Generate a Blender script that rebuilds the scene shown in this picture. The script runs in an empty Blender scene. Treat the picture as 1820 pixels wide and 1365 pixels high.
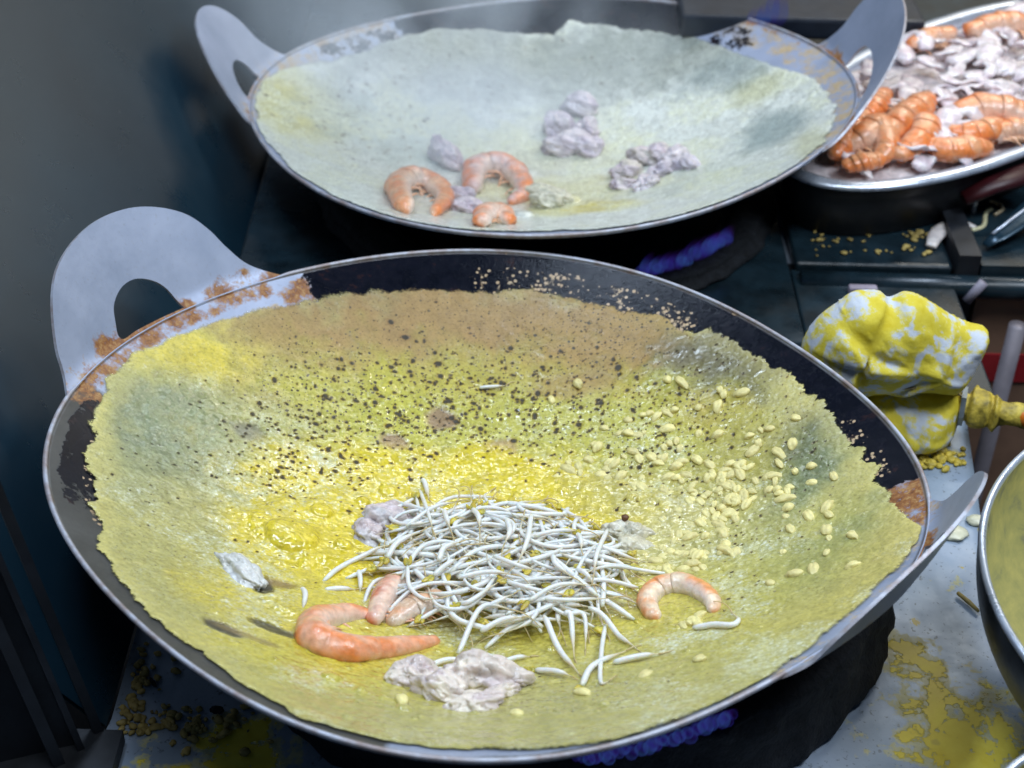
import bpy, bmesh, math, random
import numpy as np
from mathutils import Vector, Matrix
from mathutils.geometry import delaunay_2d_cdt

S = bpy.context.scene
COL = S.collection
R_ = math.radians

# ------------------------------------------------------------------ camera
F_PX, H_, D_, PITCH, CX, ROLL = 2800.0, 0.65993, 0.80973, 0.64531, 0.01504, 0.02567
CAM_C = np.array([CX, -D_, H_])
FW = np.array([0, math.cos(PITCH), -math.sin(PITCH)])
_rt = np.array([1.0, 0, 0]); _up = np.cross(_rt, FW)
RT = _rt * math.cos(ROLL) + _up * math.sin(ROLL)
UP = -_rt * math.sin(ROLL) + _up * math.cos(ROLL)
cd = bpy.data.cameras.new('camera'); cam = bpy.data.objects.new('camera', cd); COL.objects.link(cam)
cd.sensor_fit = 'HORIZONTAL'; cd.sensor_width = 36.0; cd.lens = F_PX / 1820 * 36
cd.clip_start = 0.02; cd.clip_end = 60
M = Matrix.Identity(4)
for i in range(3):
    M[i][0], M[i][1], M[i][2], M[i][3] = RT[i], UP[i], -FW[i], CAM_C[i]
cam.matrix_world = M
cd.dof.use_dof = True; cd.dof.focus_distance = 1.06; cd.dof.aperture_fstop = 8.0
S.camera = cam

# ------------------------------------------------------------------ world, lamps, exposure
w = bpy.data.worlds.new('World'); S.world = w; w.use_nodes = True
w.node_tree.nodes['Background'].inputs[0].default_value = (0.22, 0.38, 0.66, 1)
w.node_tree.nodes['Background'].inputs[1].default_value = 0.11
S.view_settings.view_transform = 'Standard'; S.view_settings.look = 'None'
S.view_settings.exposure = -0.10; S.view_settings.gamma = 1.0

def area(name, loc, target, sx, sy, power, color):
    l = bpy.data.lights.new(name, 'AREA'); l.shape = 'RECTANGLE'; l.size = sx; l.size_y = sy
    l.energy = power; l.color = color
    o = bpy.data.objects.new(name, l); COL.objects.link(o); o.location = loc
    o.rotation_euler = (Vector(target) - Vector(loc)).to_track_quat('-Z', 'Y').to_euler()
    return o
area('tube_lamp', (-0.40, 0.31, 1.60), (-0.10, 0.22, 0), 0.62, 0.12, 17, (0.66, 0.80, 1.0))
area('tube_lamp', (0.30, -0.45, 1.70), (0.05, 0.05, 0), 1.3, 0.12, 17, (0.84, 0.92, 1.0))
area('tube_lamp', (0.15, 2.05, 1.55), (0.05, 0.1, -0.05), 1.3, 0.06, 9, (0.78, 0.88, 1.0))
area('table_fill', (0.95, 0.05, 1.15), (0.36, 0.22, -0.05), 0.5, 0.35, 11, (0.78, 0.88, 1.0))  # added fill light for the right of the table and the tray
area('wall_fill', (1.3, 1.6, 1.6), (1.2, 2.4, 0.6), 0.9, 0.1, 50, (1.0, 0.95, 0.85))  # added light that brightens the wall reflected in the guard

# ------------------------------------------------------------------ render
S.render.engine = 'CYCLES'
S.cycles.use_denoising = True
try: S.cycles.denoiser = 'OPENIMAGEDENOISE'
except Exception: pass
S.cycles.max_bounces = 8; S.cycles.volume_bounces = 1; S.cycles.transparent_max_bounces = 12
S.cycles.sample_clamp_indirect = 6.0
S.cycles.volume_step_rate = 5.0

# ------------------------------------------------------------------ geometry helpers
def ray(px):
    p = np.atleast_2d(np.asarray(px, float))
    d = FW + ((p[:, :1] - 910) / F_PX) * RT - ((p[:, 1:] - 682.5) / F_PX) * UP
    return d
def at(x, y, z):
    d = ray((x, y))[0]; t = (z - CAM_C[2]) / d[2]
    return CAM_C + d * t

class Wok:
    def __init__(s, O, a, b, R, F, depth):
        s.O = np.array(O, float); n = np.array([a, b, 1.0]); n /= np.linalg.norm(n)
        ex = np.array([1, 0, -n[0] / n[2]]); ex /= np.linalg.norm(ex)
        s.ex, s.ey, s.n, s.R, s.F, s.D = ex, np.cross(n, ex), n, R, F, depth
    def rim(s, th):
        r = s.R + s.F[0]
        for k in range(2, 6): r = r + s.F[2*k-3] * np.cos(k*th) + s.F[2*k-2] * np.sin(k*th)
        return r
    def z(s, x, y):
        t = np.hypot(x, y) / s.rim(np.arctan2(y, x))
        return -s.D * (1 - t**2)
    def world(s, x, y, z):
        x, y, z = (np.asarray(v, float)[..., None] for v in (x, y, z))
        return s.O + x * s.ex + y * s.ey + z * s.n
    def hit(s, px, off=0.0):
        """local x, y where the picture ray through px meets the inside of the bowl"""
        d = ray(px); c = CAM_C - s.O
        cl = np.array([c @ s.ex, c @ s.ey, c @ s.n]); dl = np.stack([d @ s.ex, d @ s.ey, d @ s.n], 1)
        z = np.full(len(d), -s.D * 0.6)
        for _ in range(60):
            t = (z - cl[2]) / dl[:, 2]; x = cl[0] + t * dl[:, 0]; y = cl[1] + t * dl[:, 1]
            z = 0.5 * z + 0.5 * (s.z(x, y) + off)
        return np.stack([x, y], 1)
    def pt(s, px, off=0.0):
        h = s.hit(px); return s.world(h[:, 0], h[:, 1], s.z(h[:, 0], h[:, 1]) + off)

FRONT = Wok((0, 0, 0), 0.03684, 0.09738, 0.28, [-0.00051, -3e-05, 0.00031, 0.00051, 0.00117, 0.00635, -0.0029, 0.00065, -0.00167], 0.088)
KR = 1.13
REAR = Wok(CAM_C + KR*(np.array((0.04008, 0.41438, 0.04763)) - CAM_C), -0.06043, 0.07428, 0.25275*KR, [KR*f for f in (0.0009, 0.00233, -0.00029, -0.00017, 0.00648, 0.00229, -0.00259, 0.00165, 0.00105)], 0.080)

def hash2(ix, iy, seed):
    h = np.sin(ix * 127.1 + iy * 311.7 + seed * 74.7) * 43758.5453
    return h - np.floor(h)
def vnoise(x, y, seed=0):
    ix, iy = np.floor(x), np.floor(y); fx, fy = x - ix, y - iy
    fx = fx*fx*(3-2*fx); fy = fy*fy*(3-2*fy)
    a = hash2(ix, iy, seed); b = hash2(ix+1, iy, seed); c = hash2(ix, iy+1, seed); d = hash2(ix+1, iy+1, seed)
    return (a*(1-fx)+b*fx)*(1-fy) + (c*(1-fx)+d*fx)*fy
def fbm(x, y, seed=0, o=4):
    v = 0; a = 0.5; tot = 0
    for i in range(o):
        v = v + a * vnoise(x * 2**i + i*17.3, y * 2**i - i*9.1, seed + i); tot += a; a *= 0.5
    return v / tot
def worley(x, y, seed=0):
    ix, iy = np.floor(x), np.floor(y); f1 = np.full(x.shape, 9.0); f2 = f1.copy(); idv = np.zeros(x.shape)
    for dx in (-1, 0, 1):
        for dy in (-1, 0, 1):
            cx, cy = ix + dx, iy + dy
            qx = cx + hash2(cx, cy, seed); qy = cy + hash2(cx, cy, seed + 5)
            d = np.hypot(qx - x, qy - y); h = hash2(cx, cy, seed + 9)
            m = d < f1
            f2 = np.where(m, f1, np.minimum(f2, d)); idv = np.where(m, h, idv); f1 = np.where(m, d, f1)
    return f1, f2, idv
def sstep(a, b, x):
    t = np.clip((x - a) / (b - a), 0, 1); return t*t*(3-2*t)

def mesh_obj(name, V, Fc, mat, parent=None, smooth=True, attrs=None, origin=None):
    V = np.asarray(V, float).reshape(-1, 3)
    if origin is None and parent is None: origin = (V.min(0) + V.max(0)) / 2 * [1, 1, 0] + [0, 0, V[:, 2].min()]
    if origin is None: origin = np.zeros(3)
    V = V - np.asarray(origin)
    me = bpy.data.meshes.new(name)
    if isinstance(Fc, np.ndarray):
        k = Fc.shape[1]; me.vertices.add(len(V)); me.vertices.foreach_set('co', V.astype(np.float32).ravel())
        me.loops.add(Fc.size); me.loops.foreach_set('vertex_index', Fc.astype(np.int32).ravel())
        me.polygons.add(len(Fc)); me.polygons.foreach_set('loop_start', np.arange(0, Fc.size, k, dtype=np.int32))
        me.update(calc_edges=True)
    else:
        me.from_pydata([tuple(v) for v in V], [], [tuple(f) for f in Fc])
    me.validate(verbose=False)
    if attrs:
        for an, val in attrs.items():
            val = np.asarray(val, float)
            if val.ndim == 1:
                a = me.attributes.new(an, 'FLOAT', 'POINT'); a.data.foreach_set('value', val.astype(np.float32))
            else:
                a = me.attributes.new(an, 'FLOAT_COLOR', 'POINT')
                v4 = np.ones((len(val), 4), np.float32); v4[:, :3] = val; a.data.foreach_set('color', v4.ravel())
    if smooth: me.polygons.foreach_set('use_smooth', np.ones(len(me.polygons), bool))
    me.materials.append(mat); me.update()
    o = bpy.data.objects.new(name, me); COL.objects.link(o); o.location = origin
    if parent is not None:
        o.parent = parent; o.location = Vector(origin) - parent.location
    return o
def tag(o, label=None, cat=None, group=None, kind=None):
    if label: o['label'] = label
    if cat: o['category'] = cat
    if group: o['group'] = group
    if kind: o['kind'] = kind
    return o
def empty(name, loc, label, cat, group=None):
    o = bpy.data.objects.new(name, None); COL.objects.link(o); o.location = Vector(loc); o.empty_display_size = 0.02
    return tag(o, label, cat, group)

def grid_faces(nu, nv, wrap_v=False):
    i = np.arange(nu - 1)[:, None]; j = np.arange(nv if wrap_v else nv - 1)[None, :]; j2 = (j + 1) % nv
    return np.stack([i*nv + j, i*nv + j2, (i+1)*nv + j2, (i+1)*nv + j], -1).reshape(-1, 4)
def catmull(P, n, closed=False):
    P = np.asarray(P, float); m = len(P)
    seg = m if closed else m - 1; out = []
    u = np.linspace(0, seg, n, endpoint=not closed)
    for t in u:
        k = min(int(t), seg - 1); f = t - k
        if closed: p0, p1, p2, p3 = (P[(k + q) % m] for q in (-1, 0, 1, 2))
        else:
            p1, p2 = P[k], P[k+1]; p0 = P[k-1] if k > 0 else 2*p1 - p2; p3 = P[k+2] if k + 2 < m else 2*p2 - p1
        out.append(0.5*((2*p1) + (-p0+p2)*f + (2*p0-5*p1+4*p2-p3)*f*f + (-p0+3*p1-3*p2+p3)*f**3))
    return np.array(out)
def tube(P, rad, nv=10, up=(0, 0, 1), flat=1.0):
    """closed tube through the points P; flat squashes it along 'up'; returns V, F(list), ring count"""
    P = np.asarray(P, float); n = len(P); rad = np.broadcast_to(np.asarray(rad, float), (n,))
    T = np.gradient(P, axis=0); T /= np.linalg.norm(T, axis=1)[:, None] + 1e-12
    upv = np.asarray(up, float); A = np.cross(T, upv); A /= np.linalg.norm(A, axis=1)[:, None] + 1e-9
    B = np.cross(A, T)
    ang = np.arange(nv) / nv * 2 * np.pi
    V = P[:, None, :] + rad[:, None, None] * (np.cos(ang)[None, :, None]*A[:, None, :] + flat*np.sin(ang)[None, :, None]*B[:, None, :])
    V = V.reshape(-1, 3); Fq = grid_faces(n, nv, True)[:, ::-1]
    Fl = [tuple(f) for f in Fq]
    V = np.vstack([V, P[:1], P[-1:]]); c0, c1 = n*nv, n*nv+1
    for j in range(nv):
        Fl.append((j, (j+1) % nv, c0)); Fl.append(((n-1)*nv + (j+1) % nv, (n-1)*nv + j, c1))
    return V, Fl
def join(parts):
    V = []; F = []; o = 0
    for v, f in parts:
        V.append(v); F += [tuple(int(k) + o for k in q) for q in f]; o += len(v)
    return np.vstack(V), F
def box(x0, x1, y0, y1, z0, z1):
    V = np.array([(x, y, z) for x in (x0, x1) for y in (y0, y1) for z in (z0, z1)], float)
    return V, [(0, 1, 3, 2), (4, 6, 7, 5), (0, 4, 5, 1), (2, 3, 7, 6), (0, 2, 6, 4), (1, 5, 7, 3)]
def lathe(prof, c=(0, 0, 0), nv=96):
    prof = np.asarray(prof, float); ang = np.arange(nv) / nv * 2*np.pi
    V = np.stack([prof[:, None, 0]*np.cos(ang), prof[:, None, 0]*np.sin(ang), np.repeat(prof[:, 1:2], nv, 1)], -1).reshape(-1, 3)
    return V + np.asarray(c), grid_faces(len(prof), nv, True)
def bevel(o, wd, seg=2):
    m = o.modifiers.new('bevel', 'BEVEL'); m.width = wd; m.segments = seg; m.limit_method = 'ANGLE'
    return o
_ico = {}
def ico(sub):
    if sub not in _ico:
        bm = bmesh.new(); bmesh.ops.create_icosphere(bm, subdivisions=sub, radius=1.0)
        _ico[sub] = (np.array([v.co[:] for v in bm.verts]), np.array([[v.index for v in f.verts] for f in bm.faces])); bm.free()
    return _ico[sub]
def n3(P, f, seed):
    return (vnoise(P[:, 0]*f + P[:, 2]*f*0.7 + seed, P[:, 1]*f - P[:, 2]*f*0.6, seed) + vnoise(P[:, 1]*f + 31 + seed, P[:, 2]*f + P[:, 0]*0.5*f, seed + 3)) / 2
def blob(c, a, b, h, rot, seed, amp=0.35, sub=4, axes=None):
    V0, F = ico(sub); V = V0.copy()
    d = 1 + amp*(n3(V0, 1.3, seed) - 0.5)*2 + amp*0.55*(n3(V0, 3.1, seed+7) - 0.5)*2 + amp*0.14*(n3(V0, 8, seed+11) - 0.5)*2 - amp*0.28*np.exp(-(np.abs(n3(V0, 4.3, seed+17) - 0.5)/0.035)**2)
    V = V * d[:, None] * [a, b, h]
    cr, sr = math.cos(rot), math.sin(rot)
    V = np.stack([V[:, 0]*cr - V[:, 1]*sr, V[:, 0]*sr + V[:, 1]*cr, V[:, 2]], 1)
    if axes is not None: V = V @ np.array(axes)
    return V + np.asarray(c), F, V0

# ------------------------------------------------------------------ material helpers
class NT:
    def __init__(s, name):
        s.m = bpy.data.materials.new(name); s.m.use_nodes = True; s.t = s.m.node_tree; s.N = s.t.nodes; s.L = s.t.links
        s.p = s.N['Principled BSDF']; s.tc = s.N.new('ShaderNodeTexCoord')
    def lk(s, a, b): s.L.new(a, b)
    def noise(s, scale, detail=4, rough=0.55, dist=0.0, vec=None):
        n = s.N.new('ShaderNodeTexNoise'); n.inputs['Scale'].default_value = scale; n.inputs['Detail'].default_value = detail
        n.inputs['Roughness'].default_value = rough; n.inputs['Distortion'].default_value = dist
        s.lk(vec if vec is not None else s.tc.outputs['Object'], n.inputs['Vector']); return n.outputs['Fac']
    def voro(s, scale, feature='F1', out='Distance', vec=None):
        n = s.N.new('ShaderNodeTexVoronoi'); n.inputs['Scale'].default_value = scale; n.feature = feature
        s.lk(vec if vec is not None else s.tc.outputs['Object'], n.inputs['Vector']); return n.outputs[out]
    def ramp(s, fac, stops):
        r = s.N.new('ShaderNodeValToRGB'); e = r.color_ramp.elements
        while len(e) < len(stops): e.new(0.5)
        for k, (p, c) in enumerate(stops):
            e[k].position = p; e[k].color = (*c, 1) if hasattr(c, '__len__') else (c, c, c, 1)
        s.lk(fac, r.inputs['Fac']); return r.outputs['Color']
    def math(s, op, a, b=None, clamp=False):
        n = s.N.new('ShaderNodeMath'); n.operation = op; n.use_clamp = clamp
        for k, v in enumerate((a, b)):
            if v is None: continue
            if isinstance(v, (int, float)): n.inputs[k].default_value = v
            else: s.lk(v, n.inputs[k])
        return n.outputs[0]
    def mix(s, fac, a, b, blend='MIX'):
        n = s.N.new('ShaderNodeMix'); n.data_type = 'RGBA'; n.blend_type = blend
        for sock, v in ((n.inputs[0], fac), (n.inputs[6], a), (n.inputs[7], b)):
            if isinstance(v, (int, float)): sock.default_value = v
            elif isinstance(v, tuple): sock.default_value = (*v, 1)
            else: s.lk(v, sock)
        return n.outputs[2]
    def attr(s, name, col=False):
        n = s.N.new('ShaderNodeAttribute'); n.attribute_name = name; return n.outputs['Color' if col else 'Fac']
    def bump(s, h, strength, dist=0.002):
        b = s.N.new('ShaderNodeBump'); b.inputs['Strength'].default_value = strength; b.inputs['Distance'].default_value = dist
        s.lk(h, b.inputs['Height']); s.lk(b.outputs[0], s.p.inputs['Normal']); s.lk(b.outputs[0], s.p.inputs['Coat Normal'])
    def set(s, **k):
        for a, v in k.items():
            key = {'color': 'Base Color', 'rough': 'Roughness', 'metal': 'Metallic', 'spec': 'Specular IOR Level', 'sss': 'Subsurface Weight', 'sssr': 'Subsurface Radius', 'ssss': 'Subsurface Scale', 'coat': 'Coat Weight', 'trans': 'Transmission Weight', 'ior': 'IOR', 'sheen': 'Sheen Weight', 'alpha': 'Alpha'}.get(a, a)
            sock = s.p.inputs[key]
            if isinstance(v, (int, float)): sock.default_value = v
            elif isinstance(v, tuple): sock.default_value = (*v, 1) if key == 'Base Color' else v
            else: s.lk(v, sock)
        return s

def simple(name, color, rough=0.5, metal=0.0, nscale=60, var=0.25, bump=0.15, **k):
    t = NT(name); f = t.noise(nscale, 5)
    lo = tuple(c*(1-var) for c in color); hi = tuple(min(1, c*(1+var)) for c in color)
    t.set(color=t.ramp(f, [(0.3, lo), (0.7, hi)]), metal=metal, rough=t.ramp(t.noise(nscale*0.6, 4), [(0.3, max(0, rough-0.1)), (0.7, min(1, rough+0.1))]), **k)
    t.bump(t.noise(nscale*2.5, 4), bump, 0.001); return t.m

# wok steel: clean bluish steel, burnt-on black, rust, tan residue (all masked by attributes of the mesh)
def wok_material():
    t = NT('wok_steel')
    n1 = t.noise(55, 6, 0.65); n2 = t.noise(260, 5, 0.7); n3_ = t.noise(24, 4)
    ns = t.math('ADD', t.math('MULTIPLY', n1, 0.65), t.math('MULTIPLY', n2, 0.35))
    jit = t.math('MULTIPLY', t.math('SUBTRACT', ns, 0.5), 1.7)
    steel = t.ramp(n3_, [(0.25, (0.31, 0.36, 0.48)), (0.75, (0.45, 0.50, 0.64))])
    steel = t.mix(t.ramp(t.noise(420, 2), [(0.6, 0.0), (0.75, 0.25)]), steel, (0.25, 0.24, 0.24))
    tan = t.ramp(t.math('ADD', t.attr('tan'), jit), [(0.42, 0.0), (0.62, 1.0)])
    c = t.mix(tan, steel, t.ramp(n2, [(0.3, (0.36, 0.24, 0.11)), (0.7, (0.55, 0.44, 0.28))]))
    grey = t.ramp(t.math('ADD', t.attr('grey'), t.math('MULTIPLY', jit, 0.5)), [(0.4, 0.0), (0.6, 1.0)])
    c = t.mix(grey, c, t.ramp(n3_, [(0.3, (0.055, 0.055, 0.05)), (0.7, (0.105, 0.105, 0.10))]))
    rust = t.ramp(t.math('ADD', t.attr('rust'), jit), [(0.45, 0.0), (0.65, 1.0)])
    c = t.mix(rust, c, t.ramp(n2, [(0.3, (0.09, 0.025, 0.010)), (0.5, (0.26, 0.10, 0.025)), (0.72, (0.46, 0.28, 0.11))]))
    burn = t.ramp(t.math('ADD', t.attr('burn'), t.math('MULTIPLY', jit, 1.25)), [(0.47, 0.0), (0.57, 1.0)])
    c = t.mix(burn, c, t.ramp(n1, [(0.35, (0.003, 0.004, 0.008)), (0.60, (0.006, 0.007, 0.013)), (0.74, (0.045, 0.018, 0.014))]))
    # dried spatter on the burnt band
    v = t.voro(210, out='Distance'); vc = t.N.new('ShaderNodeTexVoronoi'); vc.inputs['Scale'].default_value = 210
    t.lk(t.tc.outputs['Object'], vc.inputs['Vector'])
    sel = t.math('GREATER_THAN', t.math('ADD', t.attr('spat'), t.math('MULTIPLY', t.math('SUBTRACT', n1, 0.5), 1.2)), 0.56)
    dot = t.math('LESS_THAN', t.math('ADD', v, t.math('MULTIPLY', n2, 0.25)), 0.42)
    c = t.mix(t.math('MULTIPLY', sel, dot), c, (0.50, 0.36, 0.22))
    fl = t.ramp(t.math('ADD', t.attr('spat'), t.math('MULTIPLY', jit, 0.9)), [(0.70, 0.0), (0.76, 1.0)])
    c = t.mix(fl, c, t.ramp(n2, [(0.35, (0.42, 0.28, 0.15)), (0.65, (0.62, 0.47, 0.30))]))
    edge = t.attr('edge')
    c = t.mix(edge, c, t.ramp(n1, [(0.4, (0.50, 0.52, 0.58)), (0.62, (0.30, 0.22, 0.18))]))
    met = t.math('MULTIPLY', t.math('SUBTRACT', 1.0, t.math('MAXIMUM', burn, t.math('MAXIMUM', rust, tan))), 0.40)
    rough = t.mix(burn, t.ramp(n2, [(0.3, 0.42), (0.7, 0.58)]), t.ramp(n2, [(0.35, 0.12), (0.7, 0.22)]))
    t.set(color=c, metal=met, rough=rough, spec=t.mix(burn, (0.5, 0.5, 0.5), (0.20, 0.20, 0.20)))
    t.bump(t.math('ADD', t.math('MULTIPLY', burn, n2), t.math('MULTIPLY', n1, 0.15)), 0.30, 0.0012)
    return t.m
def soot_material():
    t = NT('sooty_iron'); n = t.noise(120, 6, 0.65)
    c = t.ramp(n, [(0.35, (0.004, 0.005, 0.007)), (0.7, (0.016, 0.019, 0.024))])
    t.set(color=c, rough=0.8, spec=0.35); t.bump(t.math('ADD', n, t.math('MULTIPLY', t.noise(420, 4), 0.5)), 0.9, 0.003); return t.m
def crepe_material():
    t = NT('egg_batter')
    col = t.attr('Col', True); wet = t.attr('wet'); fo = t.attr('foam')
    a = t.noise(340, 6, 0.72, 0.3); b = t.noise(105, 4, 0.6); f = t.noise(900, 3, 0.6)
    fm = t.math('ADD', t.math('MULTIPLY', a, 0.6), t.math('MULTIPLY', b, 0.4))
    foam = t.ramp(t.math('ADD', fm, t.math('MULTIPLY', t.math('SUBTRACT', fo, 0.6), 0.25)), [(0.49, 0.0), (0.66, 1.0)])
    c = t.mix(t.math('MULTIPLY', foam, t.math('MULTIPLY', fo, 0.72, True), True), col, (0.68, 0.70, 0.46))
    for sc, thr in ((430, 0.30), (230, 0.30)):
        vb = t.N.new('ShaderNodeTexVoronoi'); vb.inputs['Scale'].default_value = sc; t.lk(t.tc.outputs['Object'], vb.inputs['Vector'])
        sb = t.N.new('ShaderNodeSeparateColor'); t.lk(vb.outputs['Color'], sb.inputs[0])
        bead = t.ramp(t.math('ADD', vb.outputs['Distance'], t.math('MULTIPLY', sb.outputs[1], 0.35)), [(thr, 1.0), (thr + 0.16, 0.0)])
        bead = t.math('MULTIPLY', bead, t.math('MULTIPLY', t.math('ADD', t.math('MULTIPLY', foam, 0.75), 0.25), t.math('MULTIPLY', fo, 0.85, True)))
        c = t.mix(bead, c, (0.80, 0.83, 0.70))
    dk = t.ramp(t.noise(420, 5, 0.72), [(0.32, (0.38, 0.34, 0.26)), (0.50, (1.0, 1.0, 1.0)), (0.72, (1.18, 1.18, 1.24))])
    c = t.mix(0.55, c, dk, 'MULTIPLY')
    pn = t.attr('pin'); tot = None
    for sc, k in ((520, 0.30), (300, 0.34), (165, 0.26)):
        vn = t.N.new('ShaderNodeTexVoronoi'); vn.inputs['Scale'].default_value = sc; t.lk(t.tc.outputs['Object'], vn.inputs['Vector'])
        rnd = t.N.new('ShaderNodeSeparateColor'); t.lk(vn.outputs['Color'], rnd.inputs[0])
        rad = t.math('MULTIPLY', t.math('MULTIPLY', t.math('POWER', rnd.outputs[0], 1.6), k), pn)
        e = t.math('SUBTRACT', t.math('ADD', vn.outputs['Distance'], t.math('MULTIPLY', t.math('SUBTRACT', f, 0.5), 0.12)), rad)
        p = t.ramp(e, [(0.0, 1.0), (0.07, 0.0)]); tot = p if tot is None else t.math('MAXIMUM', tot, p)
    c = t.mix(t.math('MULTIPLY', tot, t.math('MULTIPLY', pn, 1.4, True)), c, (0.055, 0.040, 0.015))
    t.set(color=c, rough=t.mix(wet, (0.45, 0.45, 0.45), (0.22, 0.22, 0.22)), spec=0.5, coat=t.math('MULTIPLY', wet, 0.95))
    t.p.inputs['Coat Roughness'].default_value = 0.05
    n = t.noise(260, 5, 0.75, 0.5)
    al = t.math('ADD', t.attr('m'), t.math('MULTIPLY', t.math('SUBTRACT', n, 0.5), t.attr('fr')))
    t.set(alpha=t.ramp(al, [(0.0, 0.0), (0.22, 1.0)]))
    h = t.math('ADD', t.math('MULTIPLY', a, 1.0), t.math('SUBTRACT', t.math('MULTIPLY', f, 0.35), t.math('MULTIPLY', tot, 0.5)))
    dry = t.math('SUBTRACT', 1.0, t.math('MULTIPLY', wet, 0.98), True)
    h = t.math('MULTIPLY', t.math('MULTIPLY', h, t.math('ADD', 0.18, t.math('MULTIPLY', fo, 0.38))), dry)
    h = t.math('ADD', h, t.math('MULTIPLY', wet, t.math('ADD', t.math('MULTIPLY', t.noise(120, 1.5, 0.5, 0.3), 1.0), t.math('MULTIPLY', t.noise(300, 0, 0.5), 0.22))))
    t.bump(h, 0.7, 0.0030); return t.m
def table_material():
    t = NT('stained_sheet_steel')
    n1 = t.noise(20, 6, 0.65, 0.5); n2 = t.noise(60, 6, 0.65); n3_ = t.noise(190, 4)
    base = t.ramp(t.noise(14, 5, 0.6), [(0.3, (0.24, 0.31, 0.40)), (0.7, (0.38, 0.45, 0.56))])
    base = t.mix(t.ramp(t.noise(300, 3), [(0.62, 0.0), (0.70, 0.7)]), base, (0.10, 0.11, 0.11))
    st = t.math('ADD', t.attr('stain'), t.math('MULTIPLY', t.math('SUBTRACT', t.math('ADD', t.math('MULTIPLY', n1, 0.7), t.math('MULTIPLY', n2, 0.5)), 0.6), 2.6))
    thin = t.ramp(st, [(0.40, 0.0), (0.50, 1.0)]); thick = t.ramp(t.math('SUBTRACT', st, 0.16), [(0.42, 0.0), (0.48, 1.0)])
    c = t.mix(t.math('MULTIPLY', thin, 0.75), base, t.ramp(n3_, [(0.3, (0.50, 0.46, 0.16)), (0.7, (0.62, 0.58, 0.28))]))
    c = t.mix(thick, c, t.ramp(n2, [(0.3, (0.66, 0.50, 0.03)), (0.7, (0.78, 0.65, 0.08))]))
    drop = t.voro(42); d2 = t.ramp(t.math('ADD', drop, t.math('MULTIPLY', n3_, 0.12)), [(0.19, 1.0), (0.24, 0.0)])
    seld = t.math('GREATER_THAN', t.math('ADD', n1, t.math('MULTIPLY', t.attr('stain'), 0.25)), 0.53)
    c = t.mix(t.math('MULTIPLY', d2, t.math('MULTIPLY', seld, 0.85)), c, t.ramp(n2, [(0.35, (0.34, 0.28, 0.08)), (0.7, (0.6, 0.48, 0.08))]))
    met = t.math('MULTIPLY', t.math('SUBTRACT', 1.0, t.math('MAXIMUM', thin, thick)), 0.25)
    t.set(color=c, metal=met, rough=t.ramp(n2, [(0.3, 0.36), (0.7, 0.55)]))
    t.bump(t.math('ADD', t.math('MULTIPLY', thick, 1.0), t.math('MULTIPLY', n3_, 0.15)), 0.5, 0.0015); return t.m
def guard_material():
    t = NT('dark_glossy_sheet')
    dust = t.ramp(t.math('ADD', t.voro(75), t.math('MULTIPLY', t.noise(40), 0.05)), [(0.045, 1.0), (0.07, 0.0)])
    dsel = t.math('GREATER_THAN', t.noise(18, 2), 0.54)
    c = t.mix(t.math('MULTIPLY', dust, t.math('MULTIPLY', dsel, 0.9)), t.ramp(t.noise(5, 4), [(0.3, (0.004, 0.016, 0.028)), (0.7, (0.008, 0.028, 0.044))]), (0.12, 0.14, 0.15))
    t.set(color=c, rough=t.ramp(t.noise(30, 4), [(0.3, 0.26), (0.7, 0.34)]), spec=0.5, ior=1.72); t.bump(t.noise(7, 3), 0.06, 0.004); return t.m
def vcol_material(name, rough=0.35, sss=0.0, bump=0.2, bscale=500, spec=0.5, vary=0.18, radius=(0.006, 0.004, 0.003), coat=0.0):
    t = NT(name); f = t.noise(bscale*0.5, 4)
    c = t.mix(1.0, t.attr('Col', True), t.ramp(f, [(0.3, 1-vary), (0.7, 1+vary)]), 'MULTIPLY')
    t.set(color=c, rough=rough, spec=spec, coat=coat); t.p.inputs['Coat Roughness'].default_value = 0.12
    if sss: t.set(sss=sss, sssr=radius, ssss=1.0)
    t.bump(t.noise(bscale, 4), bump, 0.001); return t.m
def cloth_material():
    t = NT('stained_plastic_wrap'); n1 = t.noise(40, 6, 0.65, 0.4); n2 = t.noise(150, 4)
    s = t.math('ADD', n1, t.math('MULTIPLY', t.math('SUBTRACT', n2, 0.5), 0.25))
    c = t.ramp(s, [(0.42, (0.58, 0.62, 0.68)), (0.46, (0.66, 0.62, 0.36)), (0.51, (0.70, 0.58, 0.06)), (0.72, (0.62, 0.48, 0.02))])
    t.set(color=c, rough=0.75, spec=0.25); t.bump(t.math('ADD', t.math('MULTIPLY', t.noise(420, 4), 0.3), t.noise(60, 4, 0.6, 1.5)), 0.22, 0.004); return t.m

MAT_WOK = wok_material(); MAT_SOOT = soot_material(); MAT_CREPE = crepe_material(); MAT_TABLE = table_material(); MAT_GUARD = guard_material()
MAT_SHRIMP = vcol_material('cooked_shrimp', 0.3, 0.2, 0.45, 420, coat=.7)
MAT_MEAT = vcol_material('boiled_seafood', 0.32, 0.2, 0.7, 300, coat=.5, vary=.25)
MAT_SPROUT = vcol_material('bean_sprout_flesh', 0.34, 0.6, 0.10, 500, vary=0.08, coat=.2)
MAT_BEAN = vcol_material('split_bean', 0.45, 0.15, 0.25, 900)
MAT_CLOTH = cloth_material()
MAT_BLACK = simple('black_enamel', (0.008, 0.018, 0.025), 0.3, 0.0, 40, 0.5, 0.25)
MAT_DARK = simple('dark_steel', (0.010, 0.012, 0.016), 0.5, 0.0, 50, 0.4, 0.2)
MAT_STEEL = simple('bright_steel', (0.58, 0.64, 0.74), 0.30, 0.6, 40, 0.15, 0.1)
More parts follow.
